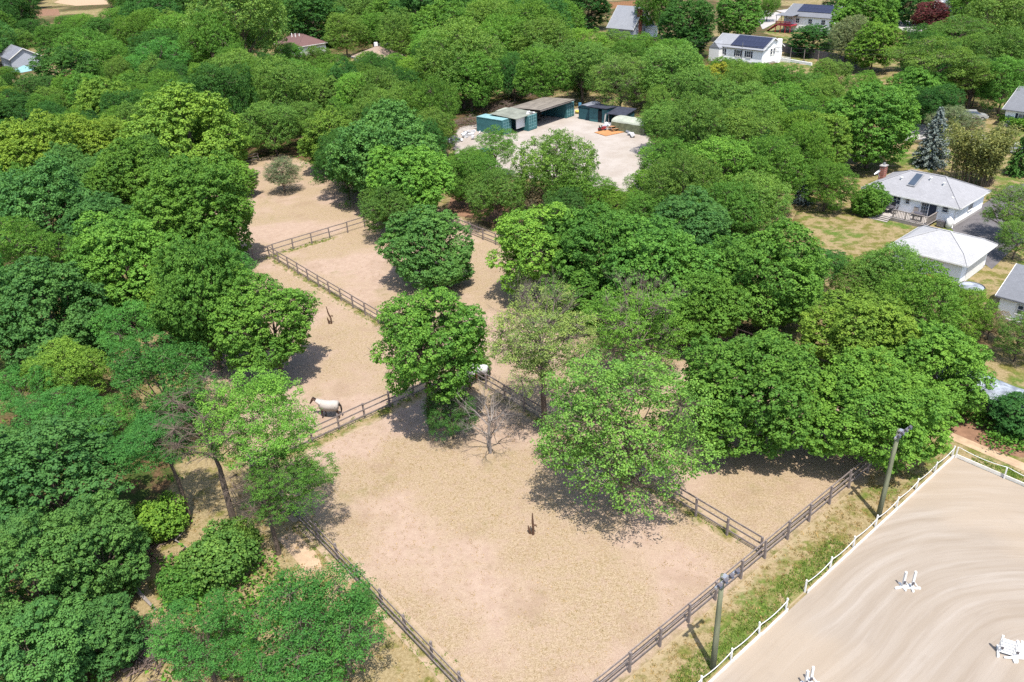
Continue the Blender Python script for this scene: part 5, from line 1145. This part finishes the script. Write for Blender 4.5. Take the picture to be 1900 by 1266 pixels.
# utility pole and wires
p = at(1754, 174); up_ = empty('utility_pole', (p[0], p[1], 0), .4, 'grey utility pole rising from the trees at the right', 'utility pole')
mb = MB(); mb.tube([(0, 0, -.2), (0, 0, 8.5)], [.17, .11], 8); mb.build('pole', M['bark_dead'], up_); MB().box((0, 0, 7.7), (2.2, .1, .12)).build('crossarm', M['grey_wood'], up_); MB().tube([(.25, 0, 6.5), (.25, 0, 7.2)], .2, 8).build('transformer', M['steel'], up_)
for k in (-1, 0, 1): MB().tube([(k, 0, 7.76), (k, 0, 7.95)], .05, 6).build('insulator', M['white'], up_)
p2 = at(1560, 30); 
for nm, z in (('upper', 8.0), ('lower', 7.2)):
    a = Vector((p[0], p[1], z)); b = Vector((p[0] - 60, p[1] + 50, z)); w_ = MB()
    w_.tube([a.lerp(b, t) - Vector((0, 0, 1.6 * 4 * t * (1 - t))) for t in np.linspace(0, 1, 13)], .035, 4)
    tag(w_.build('power_line', M['rubber']), nm + ' wire running from the utility pole toward the top', 'wire', 'wires on the utility pole')
# hedge
p0, p1 = at(1860, 226), at(1935, 246); L = np.linalg.norm(p1 - p0)
# umbrella and odd garden things
p = at(1745, 74); um = empty('garden_umbrella', (p[0], p[1], 0), 0, 'white garden umbrella among the olive trees at the top right', 'umbrella')
mb = MB(); mb.tube([(0, 0, 2.4), (0, 0, 3.1)], [2.0, .05], 8, cap=False); mb.build('canopy', M['white'], um); MB().tube([(0, 0, 0), (0, 0, 3.0)], .04, 6).build('pole', M['steel'], um)
for k, (px_, py_) in enumerate(((1872, 252), (1874, 256))):
    p = at(px_, py_); chair(p[0], p[1], .02, .6 + k, 'lamp_metal', ('upper' if k == 0 else 'lower') + ' dark chair on the lawn below the clipped hedge', 'dark lawn chairs')

# ------------------------------------------------------------------ gravel yard: containers, shelter, sheds
SF = (3.0, 148.0, R_(48))
def sy(x, y): return wpos(SF, x, y)
def container(x0, y0, label, L=6.06, W=2.44, Hh=2.59, doors='f'):
    x, y = sy(x0, y0); c = empty('shipping_container', (x, y, .02), SF[2], label, 'container', 'teal shipping containers')
    MB().box((0, 0, Hh / 2), (W - .1, L - .1, Hh - .06)).build('shell', M['teal'], c)
    MB().box((0, 0, Hh + .003), (W, L, .05)).build('top_panel', M['teal_light'], c)
    fr = MB()
    for a in (-1, 1):
        for b in (-1, 1): fr.box((a * (W / 2 - .05), b * (L / 2 - .05), Hh / 2), (.12, .12, Hh))
    for a in (-1, 1):
        for z in (.07, Hh - .07): fr.box((a * (W / 2 - .05), 0, z), (.1, L - .24, .12)); fr.box((0, a * (L / 2 - .05), z), (W - .24, .1, .12))
    fr.build('corner_frame', M['teal'], c)
    rib = MB().box((0, 0, Hh / 2), (.05, .14, Hh - .3)).mesh('rib', M['teal'])
    for i in range(19):
        for a in (-1, 1): link('rib', rib, c, (a * (W / 2 - .045), -L / 2 + .35 + i * .3, 0))
    for k in (-1, 1):
        d = MB().box((k * .56, -L / 2 + .01, Hh / 2), (1.06, .06, Hh - .3)).build('door', M['teal'], c)
        for q in (-.28, .28): MB().tube([(k * .56 + q, -L / 2 - .04, .15), (k * .56 + q, -L / 2 - .04, Hh - .15)], .025, 5).build('lock_bar', M['teal_light'], d)
        for z in (.55, 1.1, 1.65, 2.15): MB().box((k * .56, -L / 2 - .025, z), (1.0, .03, .05)).build('door_rib', M['teal_light'], d)
    return c
container(-2.7, -3.0, 'teal container with barred end doors at the left of the open bay')
container(8.2, -3.1, 'teal container with barred end doors at the right end of the shelter roof')
container(-7.3, -1.0, 'teal container at the left end of the shelter, beside the white scrap')
sh = empty('shelter_roof', (*sy(0, 0), 0), SF[2], 'long sloping tin roof spanning the teal containers', 'shelter')
def slope_sheet(x0, x1, y0, y1, z0, z1, mat, nm, par, ribs=True):
    mb = MB(); n = max(4, int((x1 - x0) / .35)) * 2
    for i in range(n + 1):
        x = x0 + (x1 - x0) * i / n; q = .03 * (i % 2)
        mb.v += [(x, y0, z0 + q), (x, y1, z1 + q), (x, y0, z0 + q - .04), (x, y1, z1 + q - .04)]
    for i in range(n):
        a = 4 * i; mb.f += [(a, a + 4, a + 5, a + 1), (a + 3, a + 7, a + 6, a + 2), (a + 2, a + 6, a + 4, a), (a + 1, a + 5, a + 7, a + 3)]
    return mb.build(nm, M[mat], par)
slope_sheet(-6.9, -1.1, -5.9, .3, 2.72, 2.98, 'tin_green', 'roof_sheet', sh)
slope_sheet(-1.15, 8.9, -6.7, .5, 3.22, 2.92, 'tin', 'roof_sheet', sh)
for x in np.linspace(-.6, 8.6, 6): MB().box((x, -3.1, 2.95), (.1, 7.0, .16), rx=-.042).build('rafter', M['fence_wood'], sh)
MB().box((3.9, -6.6, 3.04), (10.0, .1, .22)).build('front_beam', M['grey_wood'], sh)
MB().box((-5.05, -5.2, 1.65), (2.3, .06, 1.7)).build('white_panel', M['white'], sh)
MB().box((2.7, -.4, 1.3), (8.2, .06, 2.6)).build('back_board', M['stockade'], sh)
for i, (x, y, z) in enumerate(((-2.9, -5.2, 2.66), (-2.2, -5.6, 2.66), (-1.6, -5.3, 2.66), (-2.4, -4.9, 2.9))):
    xx, yy = sy(x, y); j = empty('scrap_bag', (xx, yy, z), i, ('white', 'grey', 'pale', 'second white')[i] + ' scrap piece on top of the container left of the bay', 'scrap', 'scrap on the container roof')
    MB().box((0, 0, .1), (.7, .45, .22), ry=.2, taper=.7).build('wrapping', M['junk' if i != 1 else 'lamp_metal'], j)
# things inside the bay
for i, (x, y, m, lb) in enumerate(((.2, -2.0, 'red', 'red machine deep in the shade of the open bay'), (1.6, -1.4, 'junk', 'pale box deep in the shade of the open bay'), (2.8, -2.2, 'lamp_metal', 'dark machine in the middle of the open bay'))):
    xx, yy = sy(x, y); j = empty('bay_machine', (xx, yy, .02), SF[2] + i, lb, 'machine')
    MB().box((0, 0, .55), (1.3, .8, .6)).build('engine', M[m], j); MB().bar((-.6, 0, .8), (-1.1, 0, 1.2), .06).build('handle', M['lamp_metal'], j)
    for a in (-.5, .5): MB().tube([(a, -.45, .25), (a, .45, .25)], .25, 10).build('wheel', M['rubber'], j)
# sheds right of the yard
x, y = sy(9.6, -9.6); s1 = empty('arched_shed', (x, y, 0), SF[2], 'teal shed with a curved grey roof, left one of the row', 'shed')
MB().box((0, 0, 1.05), (3.4, 2.6, 2.1)).build('wall', M['teal_dark'], s1)
mb = MB(); n = 10
for k in range(n + 1):
    a = math.pi * k / n; mb.v += [(-1.85, -math.cos(a) * 1.45, 1.95 + math.sin(a) * .75), (1.85, -math.cos(a) * 1.45, 1.95 + math.sin(a) * .75)]
mb.f = [(2 * k, 2 * k + 1, 2 * k + 3, 2 * k + 2) for k in range(n)]; o = mb.build('curved_roof', M['grey_roof'], s1); o.modifiers.new('t', 'SOLIDIFY').thickness = .06
mb = MB(); mb.add([(-1.7, -math.cos(math.pi * k / n) * 1.36, 1.95 + math.sin(math.pi * k / n) * .68) for k in range(n + 1)], [tuple(range(n + 1))]); mb.build('gable', M['teal_dark'], s1)
x, y = sy(9.0, -12.9); s2 = empty('flat_shed', (x, y, 0), SF[2], 'teal shed with a dark flat roof and an open doorway', 'shed')
MB().box((.1, .95, 1.2), (3.2, 1.9, 2.4)).box((.1, -1.4, 1.2), (3.2, 1.1, 2.4)).box((.9, -.4, 1.2), (1.6, .9, 2.4)).build('wall', M['teal'], s2)
MB().box((0, 0, 2.55), (4.2, 4.3, .12), ry=.08).build('roof', M['dark_roof'], s2)
MB().box((-1.52, -.42, 1.05), (.05, .8, 2.0)).build('doorway', M['dark'], s2)  # near-black panel across the opening, painting in the shade of the interior
x, y = sy(8.8, -17.0); s3 = empty('lean_to', (x, y, 0), SF[2], 'open-fronted lean-to with a sloping dark roof', 'shed')
MB().box((1.6, 0, 1.0), (.08, 3.4, 2.0)).box((.2, -1.7, 1.0), (2.8, .08, 2.0)).build('wall', M['teal_dark'], s3)
MB().box((.1, 0, 2.15), (3.9, 3.9, .1), ry=-.13).build('roof', M['dark_roof'], s3)
for b in (-1.6, 0, 1.6): MB().box((-1.55, b, .95), (.12, .12, 1.9)).build('post', M['grey_wood'], s3)
x, y = sy(5.6, -21.6); s4 = empty('carport', (x, y, 0), R_(48 + 90) , 'long low carport with a pale arched canvas roof', 'carport')
mb = MB(); n = 8; Lc = 3.3
for k in range(n + 1):
    a = math.pi * k / n
    for xx in np.linspace(-Lc, Lc, 7): mb.v.append((xx, -math.cos(a) * 1.8, 1.55 + math.sin(a) * .65 + .05 * math.sin(xx * 2.1 + k)))
for k in range(n):
    for j in range(6): mb.f.append((k * 7 + j, k * 7 + j + 1, (k + 1) * 7 + j + 1, (k + 1) * 7 + j))
o = mb.build('canvas_roof', M['canvas'], s4); o.modifiers.new('t', 'SOLIDIFY').thickness = .03
MB().box((0, 1.78, .78), (2 * Lc, .03, 1.5)).build('side_curtain', M['camo'], s4); MB().box((0, -1.78, .78), (2 * Lc, .03, 1.5)).build('side_curtain', M['camo'], s4)
for xx in (-Lc, 0, Lc):
    for b in (-1.74, 1.74): MB().box((xx, b, .8), (.07, .07, 1.6)).build('post', M['steel'], s4)
for i, (px_, py_, h, m, lb) in enumerate(((1087, 219, 2.0, 'yellow', 'pale yellow plank leaning on the arched teal shed'), (1104, 226, 2.1, 'yellow', 'pale yellow plank leaning between the arched and flat sheds'), (1121, 231, 1.8, 'deck', 'pale plank leaning by the dark doorway'))):
    p = at(px_, py_); j = empty('leaning_plank', (p[0], p[1], 0), SF[2], lb, 'plank', 'planks leaning on the sheds'); MB().bar((0, 0, 0), (.45, 0, h), .24, .05).build('plank', M[m], j)
p = at(1131, 247); tb = empty('plywood_sheet', (p[0], p[1], .02), R_(30), 'orange plywood sheet lying on the gravel yard', 'plywood'); MB().box((.6, .2, .06), (5.0, 3.2, .09)).build('sheet', M['ply'], tb)
p = at(1140, 243); pt = empty('picnic_table', (p[0], p[1], .11), R_(20), 'brown picnic table standing on the orange plywood', 'table')
for k in range(5): MB().box((0, -.32 + k * .16, .74), (1.9, .145, .05)).build('plank', M['orange_wood'], pt)
for k in (-.75, .75):
    for i in (-.1, .1): MB().box((0, k + i, .44), (1.9, .17, .05)).build('bench_plank', M['orange_wood'], pt)
    MB().bar((k, -.75, 0), (k, -.2, .72), .08).bar((k, .75, 0), (k, .2, .72), .08).box((k, 0, .40), (.07, 1.6, .08)).build('trestle', M['fence_wood'], pt)
def mower(x, y, rz, label):
    rm_ = empty('ride_mower', (x, y, .03), rz, label, 'mower'); rm_.scale = (.8, .8, .8)
    MB().box((.45, 0, .6), (.9, .75, .45)).build('bonnet', M['red'], rm_); MB().box((-.35, 0, .45), (.9, .9, .2)).build('fender', M['red'], rm_); MB().box((-.4, 0, .72), (.45, .45, .1)).box((-.6, 0, .95), (.1, .45, .4)).build('seat', M['rubber'], rm_)
    for wx, r in ((.6, .22), (-.5, .3)):
        for wy in (-.48, .48): MB().tube([(wx, wy - .1, r), (wx, wy + .1, r)], r, 12).build('wheel', M['rubber'], rm_)
    MB().bar((.05, 0, .8), (-.1, 0, 1.05), .04).tube([(-.1, -.02, 1.05), (-.12, .02, 1.08)], .18, 10).build('steering_wheel', M['rubber'], rm_)
p = at(1117, 243); mower(p[0], p[1], R_(10), 'red ride-on mower beside the orange plywood')
for i, (px_, py_, m, lb) in enumerate(((1122, 238, 'junk', 'white scrap heap between mower and sheds'), (1138, 235, 'junk', 'white scrap heap under the lean-to'), (1165, 252, 'junk', 'white boards lying at the foot of the carport'), (1080, 209, 'yellow', 'yellow crate pile between container and arched shed'), (1076, 200, 'blue', 'blue barrel beside the right-hand container'),
                              (885, 247, 'junk', 'white scrap pile left of the containers, nearest the teal wall'), (866, 252, 'junk', 'white scrap pile left of the containers, middle'), (848, 262, 'junk', 'white scrap pile left of the containers, farthest left'), (1098, 335, 'white', 'white object at the near corner of the gravel yard'), (828, 268, 'ply', 'orange scrap at the left end of the gravel yard'))):
    p = at(px_, py_); j = empty('scrap_pile' if i not in (4,) else 'barrel', (p[0], p[1], .01), i * .7, lb, 'barrel' if i == 4 else 'scrap'); q = random.Random(i + 3)
    if i == 4: MB().tube([(0, 0, 0), (0, 0, .45), (0, 0, .9)], [.3, .33, .3], 12).build('drum', M[m], j); continue
    big = 1.6 if i in (5, 6, 7) else 1.0
    for k in range(9 if big > 1 else 5):
        MB().box((q.gauss(0, .8) * big, q.gauss(0, .7) * big, q.uniform(.08, .5)), (q.uniform(.4, 1.3), q.uniform(.2, .8), q.uniform(.08, .5)), rz=q.uniform(0, 3), rx=q.gauss(0, .25), ry=q.gauss(0, .25)).build('piece', M[m if q.random() < .75 else 'steel'], j)
p = at(897, 297); dm = empty('green_dumpster', (p[0], p[1], 0), SF[2], 'dark green dumpster under the tree at the left of the yard', 'dumpster')
MB().box((0, 0, .75), (3.0, 1.7, 1.4), taper=1.06).build('bin', M['teal_dark'], dm); MB().box((0, 0, 1.5), (3.1, 1.8, .08)).build('lid', M['teal'], dm)
x, y = sy(-1.0, 2.0); wt = empty('white_sheet_stack', (x, y, 0), SF[2], 'pale sheet stack behind the tin shelter roof', 'stack'); 
for k in range(4): MB().box((k * .05, -k * .04, 1.4 + k * .1 + .6), (3.0, 2.2, .07), rz=k * .03).build('sheet', M['canvas'], wt)
MB().box((0, 0, .95), (2.8, 2.0, 1.9)).build('pallet_base', M['fence_wood'], wt)
def brush_pile(px_, py_, w, h, label):
    p = at(px_, py_); j = empty('brush_pile', (p[0], p[1], 0), 0, label, 'brush pile', 'piles of dead brush behind the yard'); q = random.Random(px_); mb = MB()
    for k in range(260):
        x, y = q.gauss(0, w * .4), q.gauss(0, w * .25); z = max(.05, h * math.exp(-(x * x + y * y) / (w * w * .3)) * q.random()); a = q.uniform(0, 6.28); L = q.uniform(.6, 1.6)
        mb.tube([(x, y, z), (x + math.cos(a) * L * .5, y + math.sin(a) * L * .5, z + q.uniform(-.1, .35)), (x + math.cos(a) * L, y + math.sin(a) * L, z + q.uniform(-.3, .4))], [.035, .028, .01], 3, cap=False)
    tag(mb.build('branches', M['brush'], j), kind='stuff')
brush_pile(935, 205, 5.5, 1.8, 'brown brush heap directly behind the tin roof'); brush_pile(985, 180, 6, 2.0, 'dark brush heap at the back right of the shelter'); brush_pile(870, 232, 5, 1.6, 'grey brush heap left of the shelter')
brush_pile(232, 1035, 2.6, 1.2, 'heap of pale dead branches beside the bright green shrub'); brush_pile(262, 1215, 2.4, 1.1, 'heap of dead branches at the bottom edge between two tree masses')
for i, (a, b, lb) in enumerate((((215, 1060), (290, 1135), 'fallen grey trunk lying below the bright green shrub'), ((312, 1000), (348, 1020), 'short fallen branch right of the bright green shrub'))):
    p, q = at(*a), at(*b); fl = empty('fallen_trunk', (p[0], p[1], 0), 0, lb, 'log', 'fallen trunks on the ground'); d = q - p
    MB().tube([(0, 0, .2), (d[0] * .5, d[1] * .5, .28), (d[0], d[1], .15)], [.17, .14, .07] if i == 0 else [.05, .04, .02], 7).build('trunk', M['bark_dead'], fl)
    MB().tube([(d[0] * .4, d[1] * .4, .25), (d[0] * .4 + .5, d[1] * .4 + .6, .5)], [.06, .02], 5).build('branch', M['bark_dead'], fl)

# ------------------------------------------------------------------ hedge, undergrowth, grass
rgh = np.random.default_rng(77)
def leafy(name, C, spread, per, size, mat='leaf', up=.5, label=None, kind='stuff', color='d', flat=.7):
    m = len(C); d = unit(rgh.normal(size=(m, per, 3))); rad = (rgh.random((m, per, 1)) ** .5) * spread
    P = (C[:, None] + d * rad * [1, 1, flat]).reshape(-1, 3); nr = unit(d.reshape(-1, 3) * .5 + rgh.normal(0, .5, (m * per, 3)) + [0, 0, up])
    k = P[:, 2] > .03; me = leaf_mesh(name, P[k], nr[k], size * rgh.uniform(.6, 1.3, k.sum()), np.clip(np.repeat(rgh.uniform(.1, .8, m), per)[k] + rgh.normal(0, .2, k.sum()), 0, 1), rgh, .7, mat=mat)
    o = link(name, me); o.color = (*TINT[color], 1)
    if kind: o['kind'] = kind
    return o
hp0, hp1 = at(1860, 232), at(1940, 252); hL = np.linalg.norm(hp1 - hp0); u = (hp1 - hp0) / hL
n = 260; tt = rgh.random(n) * hL; C = hp0 + tt[:, None] * u + np.stack([rgh.uniform(-.8, .8, n), rgh.uniform(-.8, .8, n), rgh.uniform(.4, 1.7, n)], -1)
hd = empty('hedge', (0, 0, 0), 0, 'long clipped green hedge in front of the white house at the right edge', 'hedge')
o = leafy('foliage', C, .5, 40, .2, color='g', kind=None); o.parent = hd
# undergrowth below the trees, tufts on the verge and along the rails
def scatter(poly, n, seed):
    rg = np.random.default_rng(seed); A = np.array(poly); C = rg.uniform(A.min(0), A.max(0), (n, 2)); return C[inside(C, [tuple(a) for a in A])]
UG = np.concatenate([scatter(pxs((-60, 240), (420, 240), (430, 700), (400, 830), (330, 900), (230, 1000), (260, 1300), (-60, 1300)), 2600, 3), scatter(WOOD[1][0], 3000, 4), scatter(WOOD[2][0], 500, 5),
                     scatter(pxs((1720, 700), (1960, 760), (1960, 850), (1850, 840), (1800, 790)), 260, 6), scatter(pxs((300, 1020), (470, 1000), (700, 1266), (300, 1266)), 260, 8)])
UG = np.column_stack([UG, rgh.uniform(.15, .8, len(UG))])
leafy('undergrowth', UG, .95, 26, .24, color='m')
def tufts(name, C, h, per, color, wd=.028):
    m = len(C); a = rgh.uniform(0, 6.28, (m, per)); r = rgh.random((m, per)) ** .5 * .14
    B = np.stack([C[:, None, 0] + np.cos(a) * r, C[:, None, 1] + np.sin(a) * r, np.full((m, per), .02)], -1).reshape(-1, 3)
    lean = rgh.normal(0, .35, (m * per, 2)); hh = (h * rgh.uniform(.4, 1.1, m * per)); T = B + np.column_stack([lean * hh[:, None], hh])
    sd = np.column_stack([np.cos(a.ravel() + 1.3), np.sin(a.ravel() + 1.3), np.zeros(m * per)]) * wd
    V = np.stack([B - sd, B + sd, T + sd * .25, T - sd * .25], 1).reshape(-1, 3); n = m * per
    me = bpy.data.meshes.new(name); me.vertices.add(n * 4); me.vertices.foreach_set('co', V.astype(np.float32).ravel()); me.loops.add(n * 4); me.loops.foreach_set('vertex_index', np.arange(n * 4, dtype=np.int32))
    me.polygons.add(n); me.polygons.foreach_set('loop_start', np.arange(0, n * 4, 4, dtype=np.int32)); t = me.attributes.new('tint', 'FLOAT', 'POINT'); t.data.foreach_set('value', np.repeat(np.clip(rgh.normal(.45, .25, n), 0, 1), 4).astype(np.float32))
    me.materials.append(M['leaf']); me.update(calc_edges=True); o = link(name, me); o.color = (*TINT[color], 1); o['kind'] = 'stuff'; return o
TINT.update({'a': (.36, .27, .13), 'e': (.16, .235, .05)})
def stline(s0, t0, s1, t1, n, wd):
    u = rgh.random(n); return np.stack(st(s0 + (s1 - s0) * u + rgh.normal(0, wd, n), t0 + (t1 - t0) * u + rgh.normal(0, wd, n)), -1)
dry = np.concatenate([np.stack(st(rgh.uniform(.3, 2.9, 900), rgh.uniform(-22, 17, 900)), -1), scatter(pxs((300, 1300), (360, 900), (520, 880), (900, 1400)), 1500, 9)])
pd = np.concatenate([np.stack(st(rgh.uniform(-29, -.5, 2600), rgh.uniform(-19, -1, 2600)), -1), np.stack(st(rgh.uniform(-66, -31, 900), rgh.uniform(-18, 19, 900)), -1)])
tufts('paddock_stubble', pd, .05, 6, 'a', .022)
tufts('dry_grass', dry, .11, 9, 'a')
grn = np.concatenate([np.stack(st(rgh.uniform(1.6, 2.95, 1200), rgh.uniform(-22, 4, 1200)), -1), np.stack(st(rgh.uniform(4, 30, 700), rgh.uniform(17.6, 18.6, 700)), -1), stline(-67, -.45, -30, -.45, 260, .3), stline(-67.8, -1.5, -67.8, 8, 110, .3), stline(-30.1, -18, -30.1, -3, 160, .3), stline(-28, -.45, -2, -.45, 110, .25),
                      stline(-29, -19.6, 0, -19.6, 300, .4)])
tufts('green_grass', grn, .12, 9, 'e')

# ------------------------------------------------------------------ what each remaining tree is called
MARKS = [('the teal container shelter', at(980, 225)), ('the teal sheds', at(1130, 225)), ('the skylight house', at(1715, 375)), ('the white garage', at(1745, 480)),
         ('the brown-roofed house', at(555, 88)), ('the tan-roofed house', at(693, 110)), ('the solar-roofed house', at(1385, 110)), ('the red-decked house', at(1500, 45)),
         ('the brick chimney house', at(1160, 60)), ('the grey dead tree', at(92, 235)), ('the paddock gate', at(450, 475)), ('the tall stump post', at(614, 600)),
         ('the rail-side horse', at(612, 780)), ('the bottom left corner', at(20, 1250)), ('the left photo edge', at(0, 640)), ('the near yard edge', at(1120, 350)),
         ('the tarp-roofed shed', at(1850, 740)), ('the arena corner', at(1775, 850)), ('the utility pole', at(1754, 172)), ('the top paddock end', at(490, 300)),
         ('the blue canopy tent', at(50, 145)), ('the top left photo corner', at(0, 10)), ('the vivid yellow-green tree', at(1522, 300)), ('the hedge house', at(1880, 215)),
         ('the lone round paddock tree', at(797, 520)), ('the bare soil patch', at(85, 28)), ('the broad pale crown', at(430, 60)), ('the dusty patch', at(560, 1030)),
         ('the big blue-green dome', at(718, 340)), ('the white far house', at(1765, 18)), ('the orange board fence', at(1145, 14)), ('the stockade fence', at(1530, 110))]
ORD = ['nearest to', 'second nearest to', 'third nearest to', 'fourth nearest to', 'fifth nearest to', 'sixth nearest to', 'seventh nearest to', 'eighth nearest to', 'ninth nearest to',
       'tenth nearest to', 'eleventh nearest to', 'twelfth nearest to', 'thirteenth nearest to', 'fourteenth nearest to', 'fifteenth nearest to', 'sixteenth nearest to', 'seventeenth nearest to', 'eighteenth nearest to', 'nineteenth nearest to', 'twentieth nearest to']
from collections import defaultdict
bins = defaultdict(list)
for (root, kind, tint, x, y, r, lab) in TREES:
    if lab: root['label'] = lab; continue
    size = 'small ' if r < 2.6 else ('tall ' if r > 6.0 else '')
    ds = sorted((math.hypot(p[0] - x, p[1] - y), i) for i, (nm, p) in enumerate(MARKS))
    bins[(size + WORD[tint] + ' ' + KW[kind][0] if KW[kind][1] != 'dead brush' else KW[kind][0], ds[0][1])].append((ds[0][0], root))
for (look, mi), rows in bins.items():
    for k, (d, root) in enumerate(sorted(rows, key=lambda q: q[0])):
        root['label'] = f'{look}, {ORD[min(k, 19)]} {MARKS[mi][0]}' if len(rows) > 1 else f'{look} close to {MARKS[mi][0]}'
